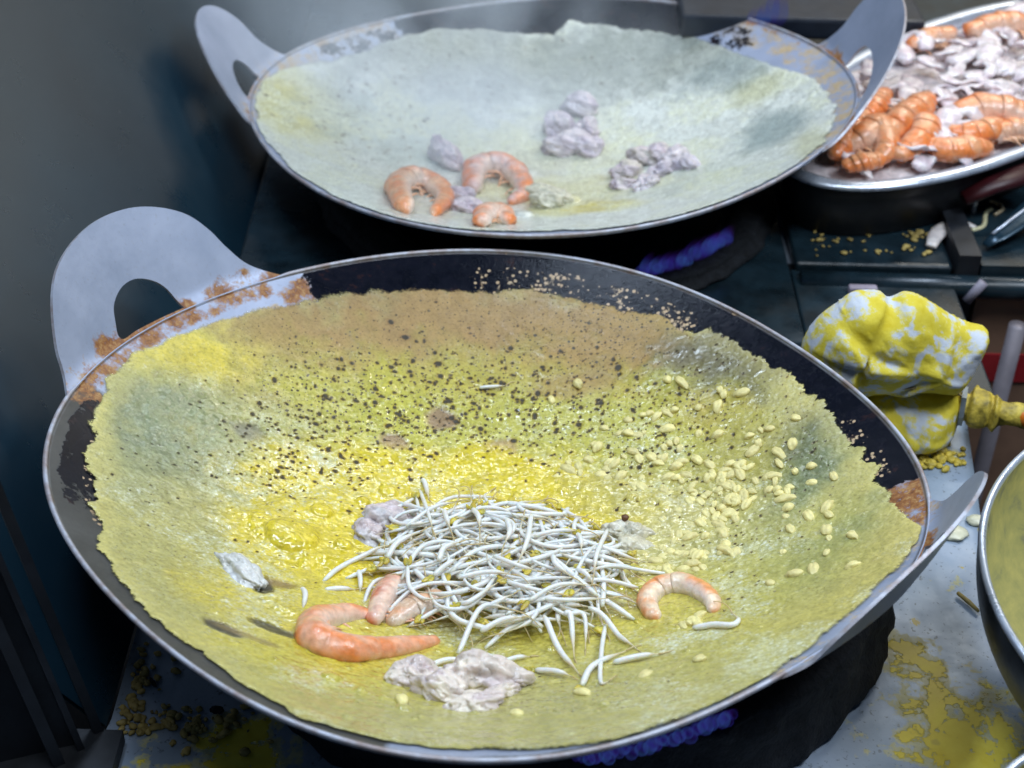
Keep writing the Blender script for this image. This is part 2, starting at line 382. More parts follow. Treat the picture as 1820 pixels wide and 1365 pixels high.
MAT_BRASS = simple('batter_smeared_brass', (0.50, 0.38, 0.05), 0.5, 0.0, 160, 0.55, 0.8)
MAT_CARTON = simple('brown_carton', (0.24, 0.135, 0.085), 0.8, 0, 30, 0.15, 0.1)
MAT_RED = simple('red_print', (0.30, 0.01, 0.015), 0.7, 0, 30, 0.15, 0.1)
MAT_POLE = simple('grey_pole', (0.20, 0.18, 0.20), 0.45, 0.3, 40, 0.15, 0.1)
MAT_ORANGE = simple('orange_hose', (0.65, 0.17, 0.01), 0.4, 0, 40, 0.15, 0.1)
MAT_CRUMB = simple('dried_batter', (0.34, 0.25, 0.07), 0.6, 0, 120, 0.45, 0.5)
MAT_FLOOR = simple('dark_floor', (0.02, 0.022, 0.026), 0.8, 0, 6, 0.3, 0.2)
MAT_WALL = simple('beige_wall', (0.36, 0.33, 0.27), 0.8, 0, 6, 0.15, 0.1)
def flame_material():
    t = NT('gas_flame'); n = t.noise(60, 2)
    t.set(color=(0.0, 0.0, 0.0), rough=0.9)
    t.p.inputs['Emission Strength'].default_value = 0.30
    t.lk(t.ramp(t.attr('hot'), [(0.0, (0.22, 0.03, 0.35)), (0.5, (0.10, 0.06, 0.85)), (1.0, (0.10, 0.38, 1.0))]), t.p.inputs['Emission Color'])
    t.set(alpha=t.ramp(t.attr('hot'), [(0.0, 0.0), (0.35, 0.05), (0.9, 0.24)]), spec=0.0); return t.m
MAT_FLAME = flame_material()

# ------------------------------------------------------------------ setting: floor, stove top
V, Fq = box(-4, 4, -2.5, 5, -0.95, -0.9); tag(mesh_obj('floor', V, Fq, MAT_FLOOR, smooth=False), kind='structure')
V, Fq = box(-0.3, 3.2, 2.4, 2.5, 0.255, 2.0); tag(mesh_obj('mirrored_wall', V, Fq, MAT_WALL, smooth=False), 'beige wall added out of view, mirrored in the dark side guard', 'wall')  # unseen wall, added so its beige reflects in the side guard
V, Fq = box(-3, 4, 2.38, 2.56, -0.9, 0.25); tag(mesh_obj('added_plinth', V, Fq, MAT_DARK, smooth=False), 'dark wall base behind the stoves, added to bound the beige reflection', 'wall')  # dark base added to cut that reflection off lower down
TZ = -0.13
def sheet(poly_x0, poly_x1, y0, y1, z, ny, nx, stains, name, mat):
    ys = np.linspace(y0, y1, ny); us = np.linspace(0, 1, nx)
    X = np.array([[poly_x0(y) + (poly_x1(y) - poly_x0(y))*u for u in us] for y in ys]); Y = np.repeat(ys[:, None], nx, 1)
    st = np.zeros(X.shape)
    for (cx, cy, r, a) in stains: st = np.maximum(st, a*np.exp(-((X-cx)**2 + (Y-cy)**2)/(r*r)))
    top = np.stack([X, Y, np.full(X.shape, z)], -1).reshape(-1, 3); bot = top - [0, 0, 0.012]
    Fq = grid_faces(ny, nx); n = len(top)
    Fb = Fq[:, ::-1] + n
    idx = np.arange(n).reshape(ny, nx)
    loop = np.concatenate([idx[0, :], idx[1:, -1], idx[-1, -2::-1], idx[-2:0:-1, 0]])
    sd = np.stack([loop, np.roll(loop, -1), np.roll(loop, -1) + n, loop + n], 1)[:, ::-1]
    return mesh_obj(name, np.vstack([top, bot]), np.vstack([Fq[:, ::-1], Fb[:, ::-1], sd]), mat, smooth=False, attrs={'stain': np.concatenate([st.ravel(), st.ravel()])})
def s_at(x, y): p = at(x, y, TZ); return p[0], p[1]
ST = []
for (x, y, r, a) in [(1640, 1180, .045, .66), (1560, 1130, .02, .55), (1700, 1330, .06, .9), (1790, 1290, .03, .6), (1600, 1350, .035, .6), (420, 1350, .05, .75), (300, 1355, .03, .5), (1680, 820, .02, .5), (1650, 1040, .02, .3), (215, 1190, .02, .4), (250, 1290, .03, .35)]:
    px, py = s_at(x, y); ST.append((px, py, r, a))
gx = lambda y: -0.24 + 0*y
tb = sheet(lambda y: gx(y) + 0.002 if y > -0.137 else -0.24, lambda y: 0.365 + 0.125*(y - 0.03) if y > 0.03 else 0.365 + (0.03 - y)*2.2, -0.30, 1.15, TZ, 130, 70, ST, 'steel_table', MAT_TABLE)
tag(tb, 'pale bluish steel table top streaked with spilled yellow batter', 'table')

# ------------------------------------------------------------------ woks
def densify(poly, step):
    out = []
    for i in range(len(poly)):
        a, b = poly[i], poly[(i+1) % len(poly)]; n = max(1, int(np.linalg.norm(b-a)/step))
        out += [a + (b-a)*k/n for k in range(n)]
    return np.array(out)
def inside(poly, P):
    r = np.zeros(len(P), bool); n = len(poly)
    for i in range(n):
        a, b = poly[i], poly[i-1]
        c = ((a[1] > P[:, 1]) != (b[1] > P[:, 1])) & (P[:, 0] < (b[0]-a[0])*(P[:, 1]-a[1])/(b[1]-a[1]+1e-15) + a[0]); r ^= c
    return r
def angdiff(a, b): return (a - b + np.pi) % (2*np.pi) - np.pi

def make_tab(wk, outline, hole, beta, parent, rust_s, seed):
    """ear of the wok: a curved plate rising from the rim with a D-shaped finger hole, traced in (angle, height) of its own plate"""
    R0 = wk.rim(R_(float(np.mean([o[0] for o in outline]))))
    k = R0  # metres per radian
    out = catmull([(R_(a)*k, s) for a, s in outline], 90)
    th_end = np.linspace(out[-1, 0], out[0, 0], 40)[1:-1]
    base = np.stack([th_end, np.zeros(38) - 0.0005], 1)
    poly = densify(np.vstack([out, base]), 0.004)
    hl = densify(np.vstack([catmull([(R_(a)*k, s) for a, s in hole], 36)]), 0.003)
    lo, hi = poly.min(0), poly.max(0)
    gx_, gy_ = np.meshgrid(np.arange(lo[0], hi[0], 0.004), np.arange(lo[1], hi[1], 0.004)); G = np.stack([gx_.ravel(), gy_.ravel()], 1)
    G = G[inside(poly, G) & ~inside(hl, G)]
    def far(G, B): return np.array([np.min(np.hypot(*(B - g).T)) > 0.0022 for g in G])
    G = G[far(G, np.vstack([poly, hl]))]
    P = np.vstack([poly, hl, G]); np_, nh = len(poly), len(hl)
    E = [(i, (i+1) % np_) for i in range(np_)] + [(np_+i, np_+(i+1) % nh) for i in range(nh)]
    res = delaunay_2d_cdt([Vector(p) for p in P], E, [], 1, 1e-7)
    Q = np.array([v[:] for v in res[0]]); T = np.array([f for f in res[2]])
    cen = Q[T].mean(1); T = T[inside(poly, cen) & ~inside(hl, cen)]
    th = Q[:, 0]/k; s = Q[:, 1]
    sl0 = math.atan(2*wk.D/wk.R)
    # slope eases from the bowl's own slope to the ear's slope over the first centimetre
    ss = np.linspace(-0.01, 0.14, 400); sl = sl0 + (beta - sl0)*sstep(-0.001, 0.014, ss)
    rr = np.concatenate([[0], np.cumsum(np.cos((sl[1:]+sl[:-1])/2)*np.diff(ss))]); zz = np.concatenate([[0], np.cumsum(np.sin((sl[1:]+sl[:-1])/2)*np.diff(ss))])
    rr -= np.interp(0, ss, rr); zz -= np.interp(0, ss, zz)
    r = wk.rim(th) + np.interp(s, ss, rr); z = np.interp(s, ss, zz); b = np.interp(s, ss, sl)
    top = wk.world(r*np.cos(th), r*np.sin(th), z)
    nl = np.stack([-np.sin(b)*np.cos(th), -np.sin(b)*np.sin(th), np.cos(b)], 1)
    nw = nl[:, :1]*wk.ex + nl[:, 1:2]*wk.ey + nl[:, 2:]*wk.n
    bot = top - nw*0.0022; n = len(top)
    # rim strips
    from collections import Counter
    cnt = Counter()
    for f in T:
        for a, b2 in ((f[0], f[1]), (f[1], f[2]), (f[2], f[0])): cnt[(a, b2)] += 1
    bd = [e for e in cnt if (e[1], e[0]) not in cnt]
    V = np.vstack([top, bot]); Fc = [tuple(f) for f in T] + [tuple(f[::-1] + n) for f in T] 
    sv = []; vid = len(V); E2 = {}
    ev = sorted({i for e in bd for i in e}); m = {i: vid + j for j, i in enumerate(ev)}; mb = {i: vid + len(ev) + j for j, i in enumerate(ev)}
    V = np.vstack([V, top[ev], bot[ev]])
    Fc += [(m[b2], m[a], mb[a], mb[b2]) for a, b2 in bd]
    x2, y2 = th*k*40, s*40
    rust = np.maximum((0.15 + 0.95*fbm(x2*1.2, y2*1.2, seed))*np.clip(1 - (s - rust_s)/0.026, -0.3, 1.1), -0.3)
    def ex(a, e=0.0): return np.concatenate([a, a, np.full(2*len(ev), e)])
    tanm = np.where(s < 0.035, 0.48*np.clip(1 - s/0.035, 0, 1), -0.4)
    return mesh_obj('handle', V, Fc, MAT_WOK, parent, attrs={'rust': ex(rust), 'tan': ex(tanm), 'burn': ex(np.full(n, -0.6)), 'grey': ex(np.full(n, -0.6)), 'spat': ex(np.zeros(n)), 'edge': np.concatenate([np.zeros(2*n), np.full(2*len(ev), 0.8)])})

def make_bowl(wk, parent, bands, tabs):
    nth = 720; ts = np.concatenate([np.linspace(0.0, 0.7, 18), np.linspace(0.71, 1.0, 40)]); ts[0] = 0.004
    th = np.arange(nth)/nth*2*np.pi; rim = wk.rim(th)
    T, TH = np.meshgrid(ts, th, indexing='ij'); RR = T*rim[None, :]
    X, Y = RR*np.cos(TH), RR*np.sin(TH); Z = -wk.D*(1-T**2)
    tabm = np.zeros(nth)
    for a0, a1 in tabs:
        mid, half = R_((a0+a1)/2), R_(abs(a1-a0)/2); tabm = np.maximum(tabm, 1 - sstep(half-0.05, half+0.01, np.abs(angdiff(th, mid))))
    inner = wk.world(X, Y, Z)
    # rolled edge bead
    bead = []; br = 0.0016*(1-tabm) + 0.0006*tabm
    for ph in np.linspace(-0.3, math.pi + 0.5, 8):
        bead.append(wk.world((rim + br*(0.6 - np.cos(ph)*1.0))*np.cos(th), (rim + br*(0.6 - np.cos(ph)))*np.sin(th), br*(np.sin(ph)*1.0 + 0.25)))
    bead = np.array(bead)
    to = np.linspace(1.0, 0.0, 26); to[-1] = 0.004
    T2, TH2 = np.meshgrid(to, th, indexing='ij')
    outer = wk.world(T2*rim*np.cos(TH2)*1.002, T2*rim*np.sin(TH2)*1.002, -wk.D*(1-T2**2) - 0.0030)
    V = np.concatenate([inner, bead, outer]); n = len(V)
    at_ = {}
    phi = TH
    for key in ('burn', 'rust', 'tan', 'grey', 'spat'): at_[key] = np.full((n, nth), -0.6); 
    for key, lst in bands.items():
        A = at_[key][:len(ts)]
        for (a0, a1, t0, t1, amp, soft) in lst:
            mid, half = R_((a0+a1)/2), R_(abs(a1-a0)/2)
            ma = 1 - sstep(half - R_(soft)/2, half + R_(soft)/2, np.abs(angdiff(phi, mid)))
            mt = sstep(t0-0.03, t0+0.03, T)*(1 - sstep(t1-0.022, t1+0.022, T)) if t1 < 1 else sstep(t0-0.03, t0+0.03, T)
            A[:] = np.maximum(A, -0.6 + (amp+0.6)*ma*mt)
    at_['spat'] = np.maximum(at_['spat'], 0)
    out_m = len(ts) + len(bead)
    at_['burn'][out_m:] = 1.2
    edge = np.zeros((n, nth)); edge[len(ts)-1:len(ts)+len(bead)] = 0.85
    edge[len(ts)-1:len(ts)+len(bead)] *= (1 - tabm)[None, :]
    Fq = grid_faces(n, nth, True)[:, ::-1]
    return mesh_obj('bowl', V.reshape(-1, 3), Fq, MAT_WOK, parent, attrs={**{k: v.ravel() for k, v in at_.items()}, 'edge': edge.ravel()})

fw_ = empty('wok', (0, 0, -0.088), 'large front steel wok with a rusty ear handle, holding sprouts and prawns on yellow crepe', 'wok', 'woks on the gas burners')
make_bowl(FRONT, fw_, {
    'burn': [(-3, 124, .80, 1.0, 1.15, 8), (168, 200, .86, .985, 0.80, 22), (30, 90, .72, 1.0, 0.9, 10)],
    'grey': [(168, 262, .80, 1.0, 1.1, 12), (262, 300, .96, 1.0, .6, 20)],
    'rust': [(-16, 5, .88, 1.0, .66, 10), (114, 132, .86, .995, .62, 12), (128, 176, .94, 1.0, .60, 6), (168, 176, .90, .985, .7, 6), (-3, 124, .985, 1.0, .62, 6), (190, 330, .985, 1.0, .5, 8), (8, 26, .97, 1.0, .7, 6)],
    'tan': [(285, 348, .93, 1.0, .42, 14), (126, 174, .86, .95, .42, 8)],
    'spat': [(46, 100, .84, .97, .60, 14), (18, 60, .79, .91, .76, 10), (-2, 22, .84, .97, .58, 8), (30, 124, .982, 1.0, .72, 8), (174, 214, .84, .94, .62, 14)]}, [(126, 173), (-7, -52)])
FL = [(126.2, 0.0), (126.7, 0.0006), (131.8, 0.0164), (134.5, 0.0338), (136.3, 0.0499), (138.9, 0.0661), (142.7, 0.078), (147.0, 0.0851), (152.0, 0.0866), (157.0, 0.0818), (161.4, 0.0728), (164.2, 0.0625), (166.9, 0.0473), (169.7, 0.028), (170.8, 0.0165), (171.9, 0.0085), (174.5, 0.0)]
FH = [(145.3, 0.0023), (146.5, 0.0197), (148.2, 0.03), (150.9, 0.0369), (153.7, 0.036), (156.2, 0.0282), (157.4, 0.0174), (158.2, 0.0042), (155, 0.0036), (150, 0.0029)]
make_tab(FRONT, FL, FH, R_(62), fw_, 0.004, 3)
mapR = lambda a: -7 - (a-126.7)*0.60 if a < 150 else -21 - (a-150)*1.3
make_tab(FRONT, [(mapR(a), s*.82) for a, s in FL][::-1], [(mapR(a), s*.82) for a, s in FH][::-1], R_(72), fw_, -0.002, 5)

rw_ = empty('wok', REAR.O + REAR.n*-0.088, 'rear steaming wok with pale crepe, two curled prawns and squid pieces', 'wok', 'woks on the gas burners')
make_bowl(REAR, rw_, {
    'burn': [(50, 130, .80, 1.0, 1.15, 22), (122, 156, .82, .99, .50, 20), (28, 58, .84, .98, .50, 30)],
    'tan': [(-40, 60, .88, 1.0, .5, 14), (120, 190, .88, 1.0, .5, 12)],
    'rust': [(118, 150, .95, 1.0, .4, 8), (60, 120, .985, 1.0, .55, 6), (20, 58, .96, 1.0, .55, 8)],
    'grey': [(190, 330, .97, 1.0, .3, 12)]}, [(155, 188), (20, -40)])
RL = [(154.6, 0.0), (155.2, 0.0030), (158.6, 0.0256), (160.0, 0.0495), (162.1, 0.0657), (164.7, 0.0755), (168.1, 0.0793), (172.1, 0.0755), (175.7, 0.0658), (179.5, 0.0502), (183.6, 0.0319), (186.8, 0.013), (190.0, 0.0)]
RH = [(166.6, 0.002), (167.2, 0.017), (169.2, 0.0269), (172.2, 0.0267), (175.2, 0.0179), (177.0, 0.0063), (176.6, 0.003), (171, 0.0025)]
RL = [(a, q*KR) for a, q in RL]; RH = [(a, q*KR) for a, q in RH]
make_tab(REAR, RL, RH, R_(56), rw_, -0.004, 8)
mapR2 = lambda a: 22 - (a-155) if a < 170 else 7 - (a-170)*1.9
make_tab(REAR, [(mapR2(a), s) for a, s in RL][::-1], [(mapR2(a), s) for a, s in RH][::-1], R_(62), rw_, -0.004, 9)

# ------------------------------------------------------------------ egg crepes
def crepe(wk, boundary_px, step, blobs, base, seed, name, holes_px, frill, pool_px, froth_amp, islands=0.0, pin=None, wetk=1.0, relief=1.0, pitted=0.0, domes=(), band=lambda a: 0.3 + 0*a, fade=lambda a: 0.010 + 0*a):
    bp = wk.hit(boundary_px); bt = np.arctan2(bp[:, 1], bp[:, 0]); br = np.hypot(bp[:, 0], bp[:, 1]); o = np.argsort(bt); bt, br = bt[o], br[o]
    bt = np.concatenate([bt[-3:]-2*np.pi, bt, bt[:3]+2*np.pi]); br = np.concatenate([br[-3:], br, br[:3]])
    L = wk.R*1.04; g = np.arange(-L, L, step); X, Y = np.meshgrid(g, g); nx = len(g)
    th = np.arctan2(Y, X); rho = np.hypot(X, Y); rimr = wk.rim(th)
    edge = np.interp(th, bt, br)
    fr = frill(np.degrees(th) % 360)
    ragged = (fbm(th*20, rho*14, seed, 2) - 0.5)*0.020*fr + (fbm(th*120, rho*70, seed+3) - 0.5)*0.004*fr + (fbm(X*40, Y*40, seed+5, 3) - 0.5)*0.011
    m = edge + ragged - rho
    m = np.minimum(m, rimr*0.994 - rho)
    isl = fbm(X*160, Y*160, seed+8)
    inr = rho < rimr*0.990; keep = (m > -0.008) & inr
    # colour of the batter itself, laid out as patches of different doneness
    wob = (fbm(X*38, Y*38, seed+20) - 0.5)*2; wob2 = (fbm(X*110, Y*110, seed+21, 3) - 0.5)*2
    C = np.zeros(X.shape + (3,)); C[:] = base
    wet = np.full(X.shape, 0.68); thick = np.full(X.shape, 0.5)
    pinm = np.full(X.shape, 0.45 if pin is None else pin)
    for (px, py, rx, ry, rot, col, amp, soft, wt, tk, pn) in blobs:
        c = wk.hit((px, py))[0]; cr, sr = math.cos(R_(rot)), math.sin(R_(rot))
        dx, dy = X - c[0], Y - c[1]; u = (dx*cr + dy*sr)/rx; v = (-dx*sr + dy*cr)/ry
        d = np.sqrt(u*u + v*v) + wob*0.38 + wob2*0.22
        k = (1 - sstep(1 - soft, 1 + soft, d))*amp
        C = C*(1-k[..., None]) + np.array(col)*k[..., None]
        if wt is not None: wet = wet*(1-k) + wt*k
        if tk is not None: thick = thick*(1-k) + tk*k
        if pn is not None: pinm = pinm*(1-k) + pn*k
    kb = (1 - sstep(.004, .022, m + wob*.009 + wob2*.004))*band(np.degrees(th) % 360); C = C*(1-kb[..., None]) + np.array(EDGE)*kb[..., None]; pinm = pinm*(1-.6*kb); thick = thick*(1-kb) + .35*kb; wet = wet*(1-.6*kb)
    # froth: little bubbles and pale foam
    f1, f2, fid = worley(X*330, Y*330, seed+30); g1, g2, gid = worley(X*150 + wob, Y*150, seed+31)
    foam = fbm(X*95, Y*95, seed+33, 4); foamm = sstep(0.52, 0.68, foam)*froth_amp*(1-0.55*np.clip(wet-0.5, 0, 1))*np.clip(thick*1.6, 0, 1)
    foamA = froth_amp*np.clip(thick*1.7 - 0.15, 0, 1)*(0.30 + 0.9*sstep(0.30, 0.68, fbm(X*30, Y*30, seed+61, 4)))*(1 - 0.45*sstep(0.6, 0.95, wet))
    C *= (0.86 + 0.30*fid*thick + 0.16*(fbm(X*240, Y*240, seed+35, 3)-0.5) + 0.30*wob2*0.5)[..., None]
    smw = 1 - 0.85*np.clip(wet*1.15, 0, 1); h = 0.0006 + 0.0022*thick + 0.0011*relief*(fbm(X*70, Y*70, seed+40, 2)-0.4)*(0.4+thick) + 0.0008*foamm*smw + 0.0009*smw*thick*np.sqrt(np.clip(0.55 - f1, 0, 1))*(fid > 0.35)
    bub = (gid > 0.80)*np.sqrt(np.clip(0.16 - g1**2*1.2, 0, 1)); h += 0.0034*bub*np.clip(thick - 0.2, 0, 1)
    cpit = wk.hit((800, 740))[0]; dp_ = np.hypot((X-cpit[0])/.17, (Y-cpit[1])/.07) + .35*wob; foamA = foamA*(1 - .45*(1 - sstep(.6, 1.2, dp_))*pitted)
    # pits left by burst bubbles
    rs = np.random.RandomState(seed)
    hs = np.zeros(X.shape)
    for (px, py, sx, sy, n, rmin, rmax) in holes_px:
        q = np.stack([px + rs.randn(n)*sx, py + rs.randn(n)*sy], 1); q = wk.hit(q)
        for (a, b) in q:
            r = rmin*0.9 + (rmax-rmin)*0.8*rs.rand()**4; el = 0.75 + 0.5*rs.rand()
            i0, i1 = np.searchsorted(g, [b - 3*r, b + 3*r]); j0, j1 = np.searchsorted(g, [a - 3*r, a + 3*r])
            sl = (slice(i0, i1), slice(j0, j1)); d = np.hypot((X[sl]-a)*el, (Y[sl]-b)/el)/r + 0.5*wob2[sl]
            hs[sl] = np.maximum(hs[sl], 1 - sstep(0.75, 1.15, d))
            C[sl] = C[sl]*(1 - 0.35*(1-sstep(1.0, 2.2, d))[..., None]*np.array([0.3, 0.6, 0.9]))
    wet = wet*(1-hs)
    C = C*(1-hs[..., None]) + np.array([0.03, 0.022, 0.007])*hs[..., None]; foamA = foamA*(1-hs)
    wet = np.clip(wet*1.22 + .04, 0, 1)*(1-hs)*wetk
    # flat puddles of raw egg
    for (px, py, rx, ry, rot, lift) in pool_px:
        c = wk.hit((px, py))[0]; cr, sr = math.cos(R_(rot)), math.sin(R_(rot)); dx, dy = X-c[0], Y-c[1]
        d = np.hypot((dx*cr+dy*sr)/rx, (-dx*sr+dy*cr)/ry) + 0.25*wob; k = 1 - sstep(0.7, 1.05, d)
        h = h*(1-0.55*k) + k*lift*relief*(0.8 + 0.5*fbm(X*45, Y*45, seed+50))
    for (px, py, r, hh) in domes:
        c = wk.hit((px, py))[0]; d = np.hypot(X-c[0], Y-c[1])/r; h = h + hh*np.sqrt(np.clip(1-d*d, 0, 1)); wet = np.maximum(wet, 0.85*(d < 1.1)); foamA = np.where(d < 1.05, foamA*.3, foamA)
    h *= sstep(-0.003, 0.005, m)*0.9 + 0.1
    Z = -wk.D*(1 - (rho/rimr)**2) + h + 0.0006
    ids = np.full(X.shape, -1); quad = keep[:-1, :-1] & keep[1:, :-1] & keep[:-1, 1:] & keep[1:, 1:]
    used = np.zeros(X.shape, bool)
    for a in (0, 1):
        for b in (0, 1): used[a:nx-1+a, b:nx-1+b] |= quad
    ids[used] = np.arange(used.sum())
    i, j = np.where(quad); Fq = np.stack([ids[i, j], ids[i, j+1], ids[i+1, j+1], ids[i+1, j]], 1)
    Vw = wk.world(X[used], Y[used], Z[used])
    return mesh_obj(name, Vw, Fq, MAT_CREPE, attrs={'Col': np.clip(C[used], 0.004, 0.85), 'wet': np.clip(wet[used], 0, 1), 'pin': np.clip(pinm[used], 0, 1), 'foam': np.clip(foamA[used], 0, 1), 'm': np.clip((m/fade(np.degrees(th) % 360))[used], -2, 4), 'fr': np.clip(0.32 + 2.2*fr, 0, 3.0)[used]})

FROTH = (0.47, 0.43, 0.135); YEL = (0.74, 0.58, 0.035); EDGE = (0.64, 0.56, 0.17); TAN = (0.40, 0.25, 0.085); GRN = (0.15, 0.21, 0.12); GREY = (0.18, 0.165, 0.10); PINK = (0.33, 0.20, 0.11); YGR = (0.56, 0.52, 0.07)
fb = [(800, 518), (900, 517), (1000, 523), (1100, 548), (1200, 572), (1290, 605), (1370, 645), (1420, 690), (1480, 755), (1560, 855), (1600, 905), (1630, 940), (1615, 985), (1570, 1035), (1506, 1100), (1408, 1177), (1306, 1241), (1204, 1281), (1103, 1313), (1000, 1334), (900, 1335), (800, 1335), (700, 1325), (600, 1300), (520, 1270), (430, 1215), (350, 1160), (290, 1110), (240, 1060), (195, 1000), (168, 920), (160, 850), (162, 780), (172, 715), (195, 672), (245, 630), (300, 602), (400, 565), (520, 540), (650, 527)]
front_blobs = [
 # px, py, rx, ry, rot, colour, amp, soft, wet, thick, pin
 (230, 720, .05, .11, 20, EDGE, .8, .5, .2, .6, .1), (340, 610, .075, .035, 20, YEL, .85, .45, .3, .22, .05), (220, 660, .03, .05, 0, (0.66, 0.55, 0.07), .8, .5, .3, .22, .05), (430, 590, .05, .02, 15, (0.60, 0.52, 0.10), .7, .5, .3, .25, .1),
 (310, 760, .05, .05, 30, GRN, .85, .5, .6, .25, .3), (240, 830, .03, .05, 0, GRN, .5, .6, .6, .3, .2),
 (600, 585, .10, .03, 8, (0.36, 0.31, 0.12), .7, .5, .3, .3, .5), (820, 560, .16, .028, 0, (0.30, 0.27, 0.115), .8, .5, .3, .25, .7),
 (690, 640, .12, .035, 6, TAN, .95, .35, .12, .08, .6), (900, 605, .12, .045, -2, TAN, .97, .35, .12, .08, .6), (1100, 625, .075, .050, -10, (0.40, 0.25, 0.07), .97, .3, .12, .08, .9), (540, 690, .05, .03, 30, PINK, .6, .4, .3, .2, .6),
 (1290, 640, .055, .04, -20, GREY, .9, .35, .6, .25, .6), (1390, 760, .05, .07, -35, GREY, .85, .4, .65, .25, .6), (1260, 740, .035, .02, -30, TAN, .8, .4, .3, .2, .8), (1490, 850, .05, .08, -30, GRN, .7, .5, .6, .25, .4), (1530, 960, .05, .06, -20, GRN, .5, .5, .5, .3, .3),
 (1420, 700, .02, .06, -45, EDGE, .6, .5, .2, .4, .3), (1530, 850, .02, .07, -50, EDGE, .7, .5, .2, .4, .3), (1590, 990, .035, .06, -30, (0.60, 0.50, 0.15), .85, .45, .2, .5, .1), (1460, 1100, .03, .06, -60, (0.58, 0.50, 0.12), .6, .5, .3, .5, .1),
 (850, 740, .13, .05, 0, YGR, .65, .5, .6, .6, .95), (640, 760, .08, .06, 0, YGR, .6, .5, .6, .6, .95), (1180, 810, .08, .06, -30, YGR, .7, .5, .6, .55, .8), (480, 830, .06, .05, 0, (0.36, 0.36, 0.13), .6, .5, .55, .45, .4), (420, 900, .05, .05, 0, (0.30, 0.30, 0.13), .5, .6, .6, .4, .5),
 (785, 750, .014, .012, 0, PINK, .9, .3, .3, .15, .8), (700, 790, .013, .009, 0, PINK, .9, .3, .3, .15, .8), (890, 805, .013, .010, 20, PINK, .9, .3, .3, .15, .8), (575, 830, .010, .007, 0, PINK, .8, .3, .3, .15, .8), (1020, 690, .03, .012, 0, TAN, .6, .4, .3, .2, .8), (440, 770, .012, .010, 0, (0.16, 0.15, 0.11), .7, .4, .5, .15, .4),
 (700, 880, .09, .035, 20, YEL, .9, .4, .8, .8, .02), (560, 960, .055, .045, 0, YEL, .92, .4, .9, .8, .02), (860, 870, .09, .03, 0, YEL, .9, .4, .8, .8, .02), (1010, 910, .08, .035, -10, YEL, .85, .4, .9, .8, .02), (590, 1090, .075, .085, 0, (0.68, 0.55, 0.045), .85, .45, .85, .7, .02), (1080, 1080, .09, .07, 0, (0.64, 0.54, 0.06), .8, .45, .85, .7, .02), (760, 870, .12, .04, 8, YEL, .8, .4, .85, .8, .02), (860, 1010, .15, .085, 0, YEL, .9, .4, .9, .8, .02), (700, 1000, .06, .06, 0, YEL, .9, .4, .9, .8, .02), (1090, 905, .05, .03, 0, YEL, .7, .4, .9, .8, .02), (1130, 1040, .06, .05, 0, (0.60, 0.52, 0.10), .8, .5, .8, .7, .02), (620, 1210, .07, .03, 0, (0.62, 0.53, 0.05), .6, .5, .7, .6, .02), (1000, 1150, .13, .05, 0, (0.58, 0.50, 0.09), .6, .5, .7, .6, .05),
 (1250, 950, .05, .045, 0, (0.52, 0.48, 0.22), .7, .5, .9, .6, .05), (1130, 870, .05, .03, 0, (0.52, 0.47, 0.16), .6, .5, .8, .6, .1), (1300, 830, .03, .04, 0, (0.48, 0.42, 0.10), .6, .5, .5, .4, .4),
 (1400, 1000, .06, .06, 0, (0.46, 0.44, 0.11), .6, .5, .5, .5, .2), (1250, 1180, .08, .04, -30, (0.50, 0.46, 0.12), .6, .5, .5, .6, .1), (900, 1290, .2, .02, 0, (0.48, 0.44, 0.13), .5, .6, .5, .5, .1),
 (480, 1120, .015, .006, -15, (0.025, 0.025, 0.025), .9, .3, .5, .05, 0), (398, 1122, .014, .006, -20, (0.02, 0.02, 0.022), .95, .3, .5, .05, 0), (470, 1045, .006, .010, 0, (0.015, 0.015, 0.018), .95, .3, .5, .05, 0), (500, 1043, .012, .006, 0, (0.22, 0.13, 0.05), .8, .4, .5, .15, 0), (440, 1135, .02, .004, -10, (0.28, 0.2, 0.08), .7, .4, .5, .2, 0)]
front_holes = [(780, 695, 160, 45, 230, .0010, .0027), (560, 790, 90, 60, 190, .0009, .0021), (900, 760, 140, 45, 150, .0010, .0026), (1000, 700, 90, 35, 70, .001, .0026), (700, 800, 110, 45, 90, .0009, .0021), (1170, 790, 70, 60, 170, .0008, .0019), (470, 870, 70, 50, 60, .0006, .0014), (1340, 920, 60, 50, 50, .0006, .0014), (1310, 1010, 40, 50, 26, .0007, .0015), (280, 830, 50, 60, 40, .0006, .0014), (1420, 790, 60, 70, 60, .0006, .0013), (950, 610, 180, 40, 160, .0005, .0010), (1120, 1240, 120, 40, 20, .0006, .0012), (520, 1040, 60, 60, 20, .0005, .0010), (1250, 690, 60, 60, 70, .0005, .0012)]
frill_f = lambda a: 0.12 + 0.62*((a > 350) | (a < 58)) + 0.5*((a > 176) & (a < 235)) + 0.12*((a > 58) & (a < 130))
pools = [(820, 980, .15, .065, 0, .0042), (580, 960, .05, .04, 0, .0045), (1020, 930, .09, .05, -10, .004), (620, 1100, .05, .04, 0, .0035)]
